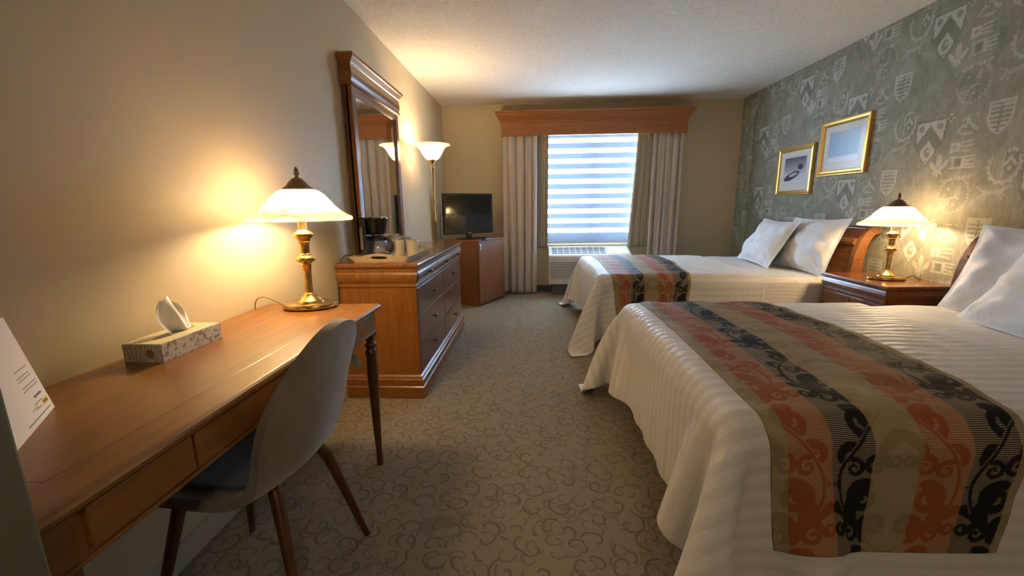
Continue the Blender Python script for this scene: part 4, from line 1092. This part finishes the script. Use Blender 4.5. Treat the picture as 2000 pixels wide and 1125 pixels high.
runner(P1, a1_, b1_, 1.06, 2.46, ov, ([0, .25, .5, 1], [1.215, 1.235, 1.235, 1.215]), ([0, .17, .30, .5, 1], [.60, .575, .50, .48, .52]), .0030, 'orange, black and tan scroll-patterned runner across the near bed')
P2, a2_, b2_ = make_bed(3.40, 4.80, 3.33, 4.90, 21, ('far double bed with cherry sleigh headboard, next to the window', 'white satin-striped duvet draped over the far bed by the window'), ov)
runner(P2, a2_, b2_, 3.40, 4.80, ov, ([0, .25, 1], [1.20, 1.21, 1.19]), ([0, .2, .5, 1], [.60, .58, .50, .45]), .0055, 'orange, black and tan scroll-patterned runner across the far bed')

def V(*p): return Vector(p).normalized()
make_pillow(.80, .50, .17, 1, 'pillow', 'front-left white pillow on the far bed, lying against its neighbour', (2.275, 4.20, .82), tuple(V(-.12, -1, 0)), tuple(V(.48, -.05, .85)))
make_pillow(.80, .50, .17, 2, 'pillow', 'white pillow on the far bed nearest the nightstand lamp', (2.385, 3.74, .835), tuple(V(-.05, -1, 0.02)), tuple(V(.35, .02, .92)))
make_pillow(.80, .50, .16, 3, 'pillow', 'rear white pillow on the near bed, upright against the headboard', (2.385, 2.04, .835), tuple(V(-.02, -1, 0)), tuple(V(.35, .02, .92)))
make_pillow(.84, .52, .18, 4, 'pillow', 'front white pillow on the near bed at the right edge of the picture', (2.23, 1.78, .80), tuple(V(-.24, -1, 0)), tuple(V(.58, -.06, .80)))

# ------------------------------------------------------------------ nightstand
nt = thing('nightstand', 'dark cherry nightstand with drawers between the two beds', 'nightstand', (2.46, 3.01, 0))
n0, n1, q0, q1 = 2.245, 2.685, 2.715, 3.315
bm = bmesh.new(); stack(bm, n0 + .02, n1, q0 + .015, q1 - .015, [(0, .0), (0, .54), (.006, .545), (.006, .552), (0, .556), (.0, .56), (.010, .575), (.016, .60), (.012, .618), (.008, .628)], (1, 0, 1, 1)); obj('carcass', bm, W_night, nt, True)
bm = bmesh.new(); stack(bm, n0 + .02, n1, q0 + .015, q1 - .015, [(.006, .628), (.014, .634), (.020, .640), (.020, .652), (.016, .659), (.010, .660)], (1, 0, 1, 1)); obj('top', bm, W_night, nt, True)
for i in range(2):
    ya = q0 + .03 + i * .273
    for z0, z1 in ((.10, .31), (.32, .53)):
        d = obj('drawer', B(n0 + .010, n0 + .022, ya, ya + .265, z0, z1, .003), W_night, nt, True)
        bm = bmesh.new(); lathe(bm, [(.005, 0), (.005, .01), (.012, .018), (.010, .026), (.002, .028)], 14)
        for v_ in bm.verts: c = v_.co.copy(); v_.co = Vector((n0 + .010 - c.z, ya + .1325 + c.x, (z0 + z1) / 2 + c.y))
        bmesh.ops.recalc_face_normals(bm, faces=bm.faces); obj('knob', bm, M_knob, d, True, True)

# ------------------------------------------------------------------ framed pictures
def art(kind):
    m = mat('print_' + kind, (.4, .4, .45), .5, spec=.2); k = N(m); c = k.coord('UV'); s3 = k.n('ShaderNodeSeparateXYZ'); k.l(c, s3.inputs[0]); u, v = s3.outputs[0], s3.outputs[1]
    if kind == 'blue_fade':
        g = k.ramp(v, [(0, (.75, .82, .9)), (.14, (.70, .80, .92)), (.20, (.25, .38, .55)), (.55, (.22, .38, .62)), (1, (.30, .42, .60))])  # blue ramp with a pale band along the bottom
        n_ = k.noise(k.coord('UV', (3, 6, 1)), 2.5, 4); k.l(k.mix(k.math('MULTIPLY', n_, .35), g, (.62, .75, .92)), k.b.inputs['Base Color'])
    else:
        g = k.ramp(v, [(0, (.65, .66, .70)), (.30, (.60, .60, .66)), (.55, (.36, .34, .42)), (1, (.10, .10, .14))])
        def blob(cx, cy, ax, ay, sl):
            dx = k.math('DIVIDE', k.math('SUBTRACT', u, cx), ax); dy = k.math('DIVIDE', k.math('SUBTRACT', k.math('SUBTRACT', v, cy), k.math('MULTIPLY', k.math('SUBTRACT', u, cx), sl)), ay)
            return k.math('LESS_THAN', k.math('ADD', k.math('MULTIPLY', dx, dx), k.math('MULTIPLY', dy, dy)), 1)
        b1 = blob(.38, .26, .36, .15, .35); b2 = blob(.45, .31, .20, .07, .25); b3 = blob(.76, .60, .12, .11, -.1)
        c1 = k.mix(b1, g, (.05, .055, .07)); c1 = k.mix(b2, c1, (.45, .47, .5)); c1 = k.mix(b3, c1, (.035, .035, .05)); k.l(c1, k.b.inputs['Base Color'])
    return m
def picture(label, y0, y1, z0, z1, kind, fw_, mt):
    t = thing('framed_picture', label, 'picture', (XR - .02, (y0 + y1) / 2, (z0 + z1) / 2))
    X1 = XR - .001
    bm = bmesh.new()
    pf = [(0, 0), (0, .020), (.004, .026), (.010, .026), (.013, .020), (fw_ * .55, .016), (fw_ - .006, .018), (fw_ - .002, .014), (fw_, .010), (fw_, 0)]   # (inset, height)
    rings = []
    for ins, hgt in pf: rings.append([bm.verts.new((X1 - hgt, y, z)) for y, z in ((y0 + ins, z0 + ins), (y1 - ins, z0 + ins), (y1 - ins, z1 - ins), (y0 + ins, z1 - ins))])
    for p, q in zip(rings, rings[1:] + rings[:1]):
        for i in range(4): bm.faces.new((p[i], p[(i + 1) % 4], q[(i + 1) % 4], q[i]))
    bmesh.ops.recalc_face_normals(bm, faces=bm.faces); obj('frame', bm, M_gold, t, True)
    obj('mount', B(X1 - .008, X1 - .002, y0 + fw_ * .8, y1 - fw_ * .8, z0 + fw_ * .8, z1 - fw_ * .8, 0), M_mount, t, True)
    a_, b_, c_, d_ = y0 + mt[0], y1 - mt[1], z0 + mt[2], z1 - mt[3]
    obj('mount_bevel', B(X1 - .0086, X1 - .0081, a_ - .012, b_ + .012, c_ - .014, d_ + .012, 0), mat('bevel_line', (.45, .46, .50), .7), t, True)
    obj('inner_mount', B(X1 - .0090, X1 - .0086, a_ - .0095, b_ + .0095, c_ - .0115, d_ + .0095, 0), M_mount, t, True)
    me = grid_mesh('print', np.array([[(X1 - .0094, b_, c_), (X1 - .0094, b_, d_)], [(X1 - .0094, a_, c_), (X1 - .0094, a_, d_)]]), uv=np.array([[(0., 0.), (0., 1.)], [(1., 0.), (1., 1.)]]))
    o = obj('print', me, art(kind), t, True)
    o = obj('glazing', B(X1 - .0112, X1 - .0106, y0 + fw_, y1 - fw_, z0 + fw_, z1 - fw_, 0), glassy('picture_glass', (1, 1, 1), .03, .2), t, True)
picture('smaller gilt-framed dark seascape print, lower left on the patterned wall', 4.265, 4.845, 1.270, 1.750, 'boat', .044, (.115, .115, .125, .105))
picture('larger gilt-framed pale blue print, upper right on the patterned wall', 3.615, 4.185, 1.425, 1.898, 'blue_fade', .046, (.105, .105, .115, .10))

# ------------------------------------------------------------------ fill light added behind the camera, out of view
cl = thing('added_fill_light', 'round ceiling fill light added out of view behind the camera', 'lamp', (.6, -1.3, ZC))
bm = bmesh.new(); lathe(bm, [(.16, -.03), (.17, -.02), (.17, 0)], 32); obj('fitting', bm, M_brass, cl)
bm = bmesh.new(); lathe(bm, [(.01, -.10), (.08, -.092), (.13, -.065), (.155, -.03)], 32, cap=False); M_fill = mat('fill_light_glow', (.9, .85, .75), .5, Emission_Strength=FILL_W / 3.0)
M_fill.node_tree.nodes['Principled BSDF'].inputs['Emission Color'].default_value = (1, .80, .58, 1); obj('dome', bm, M_fill, cl, smooth=True)
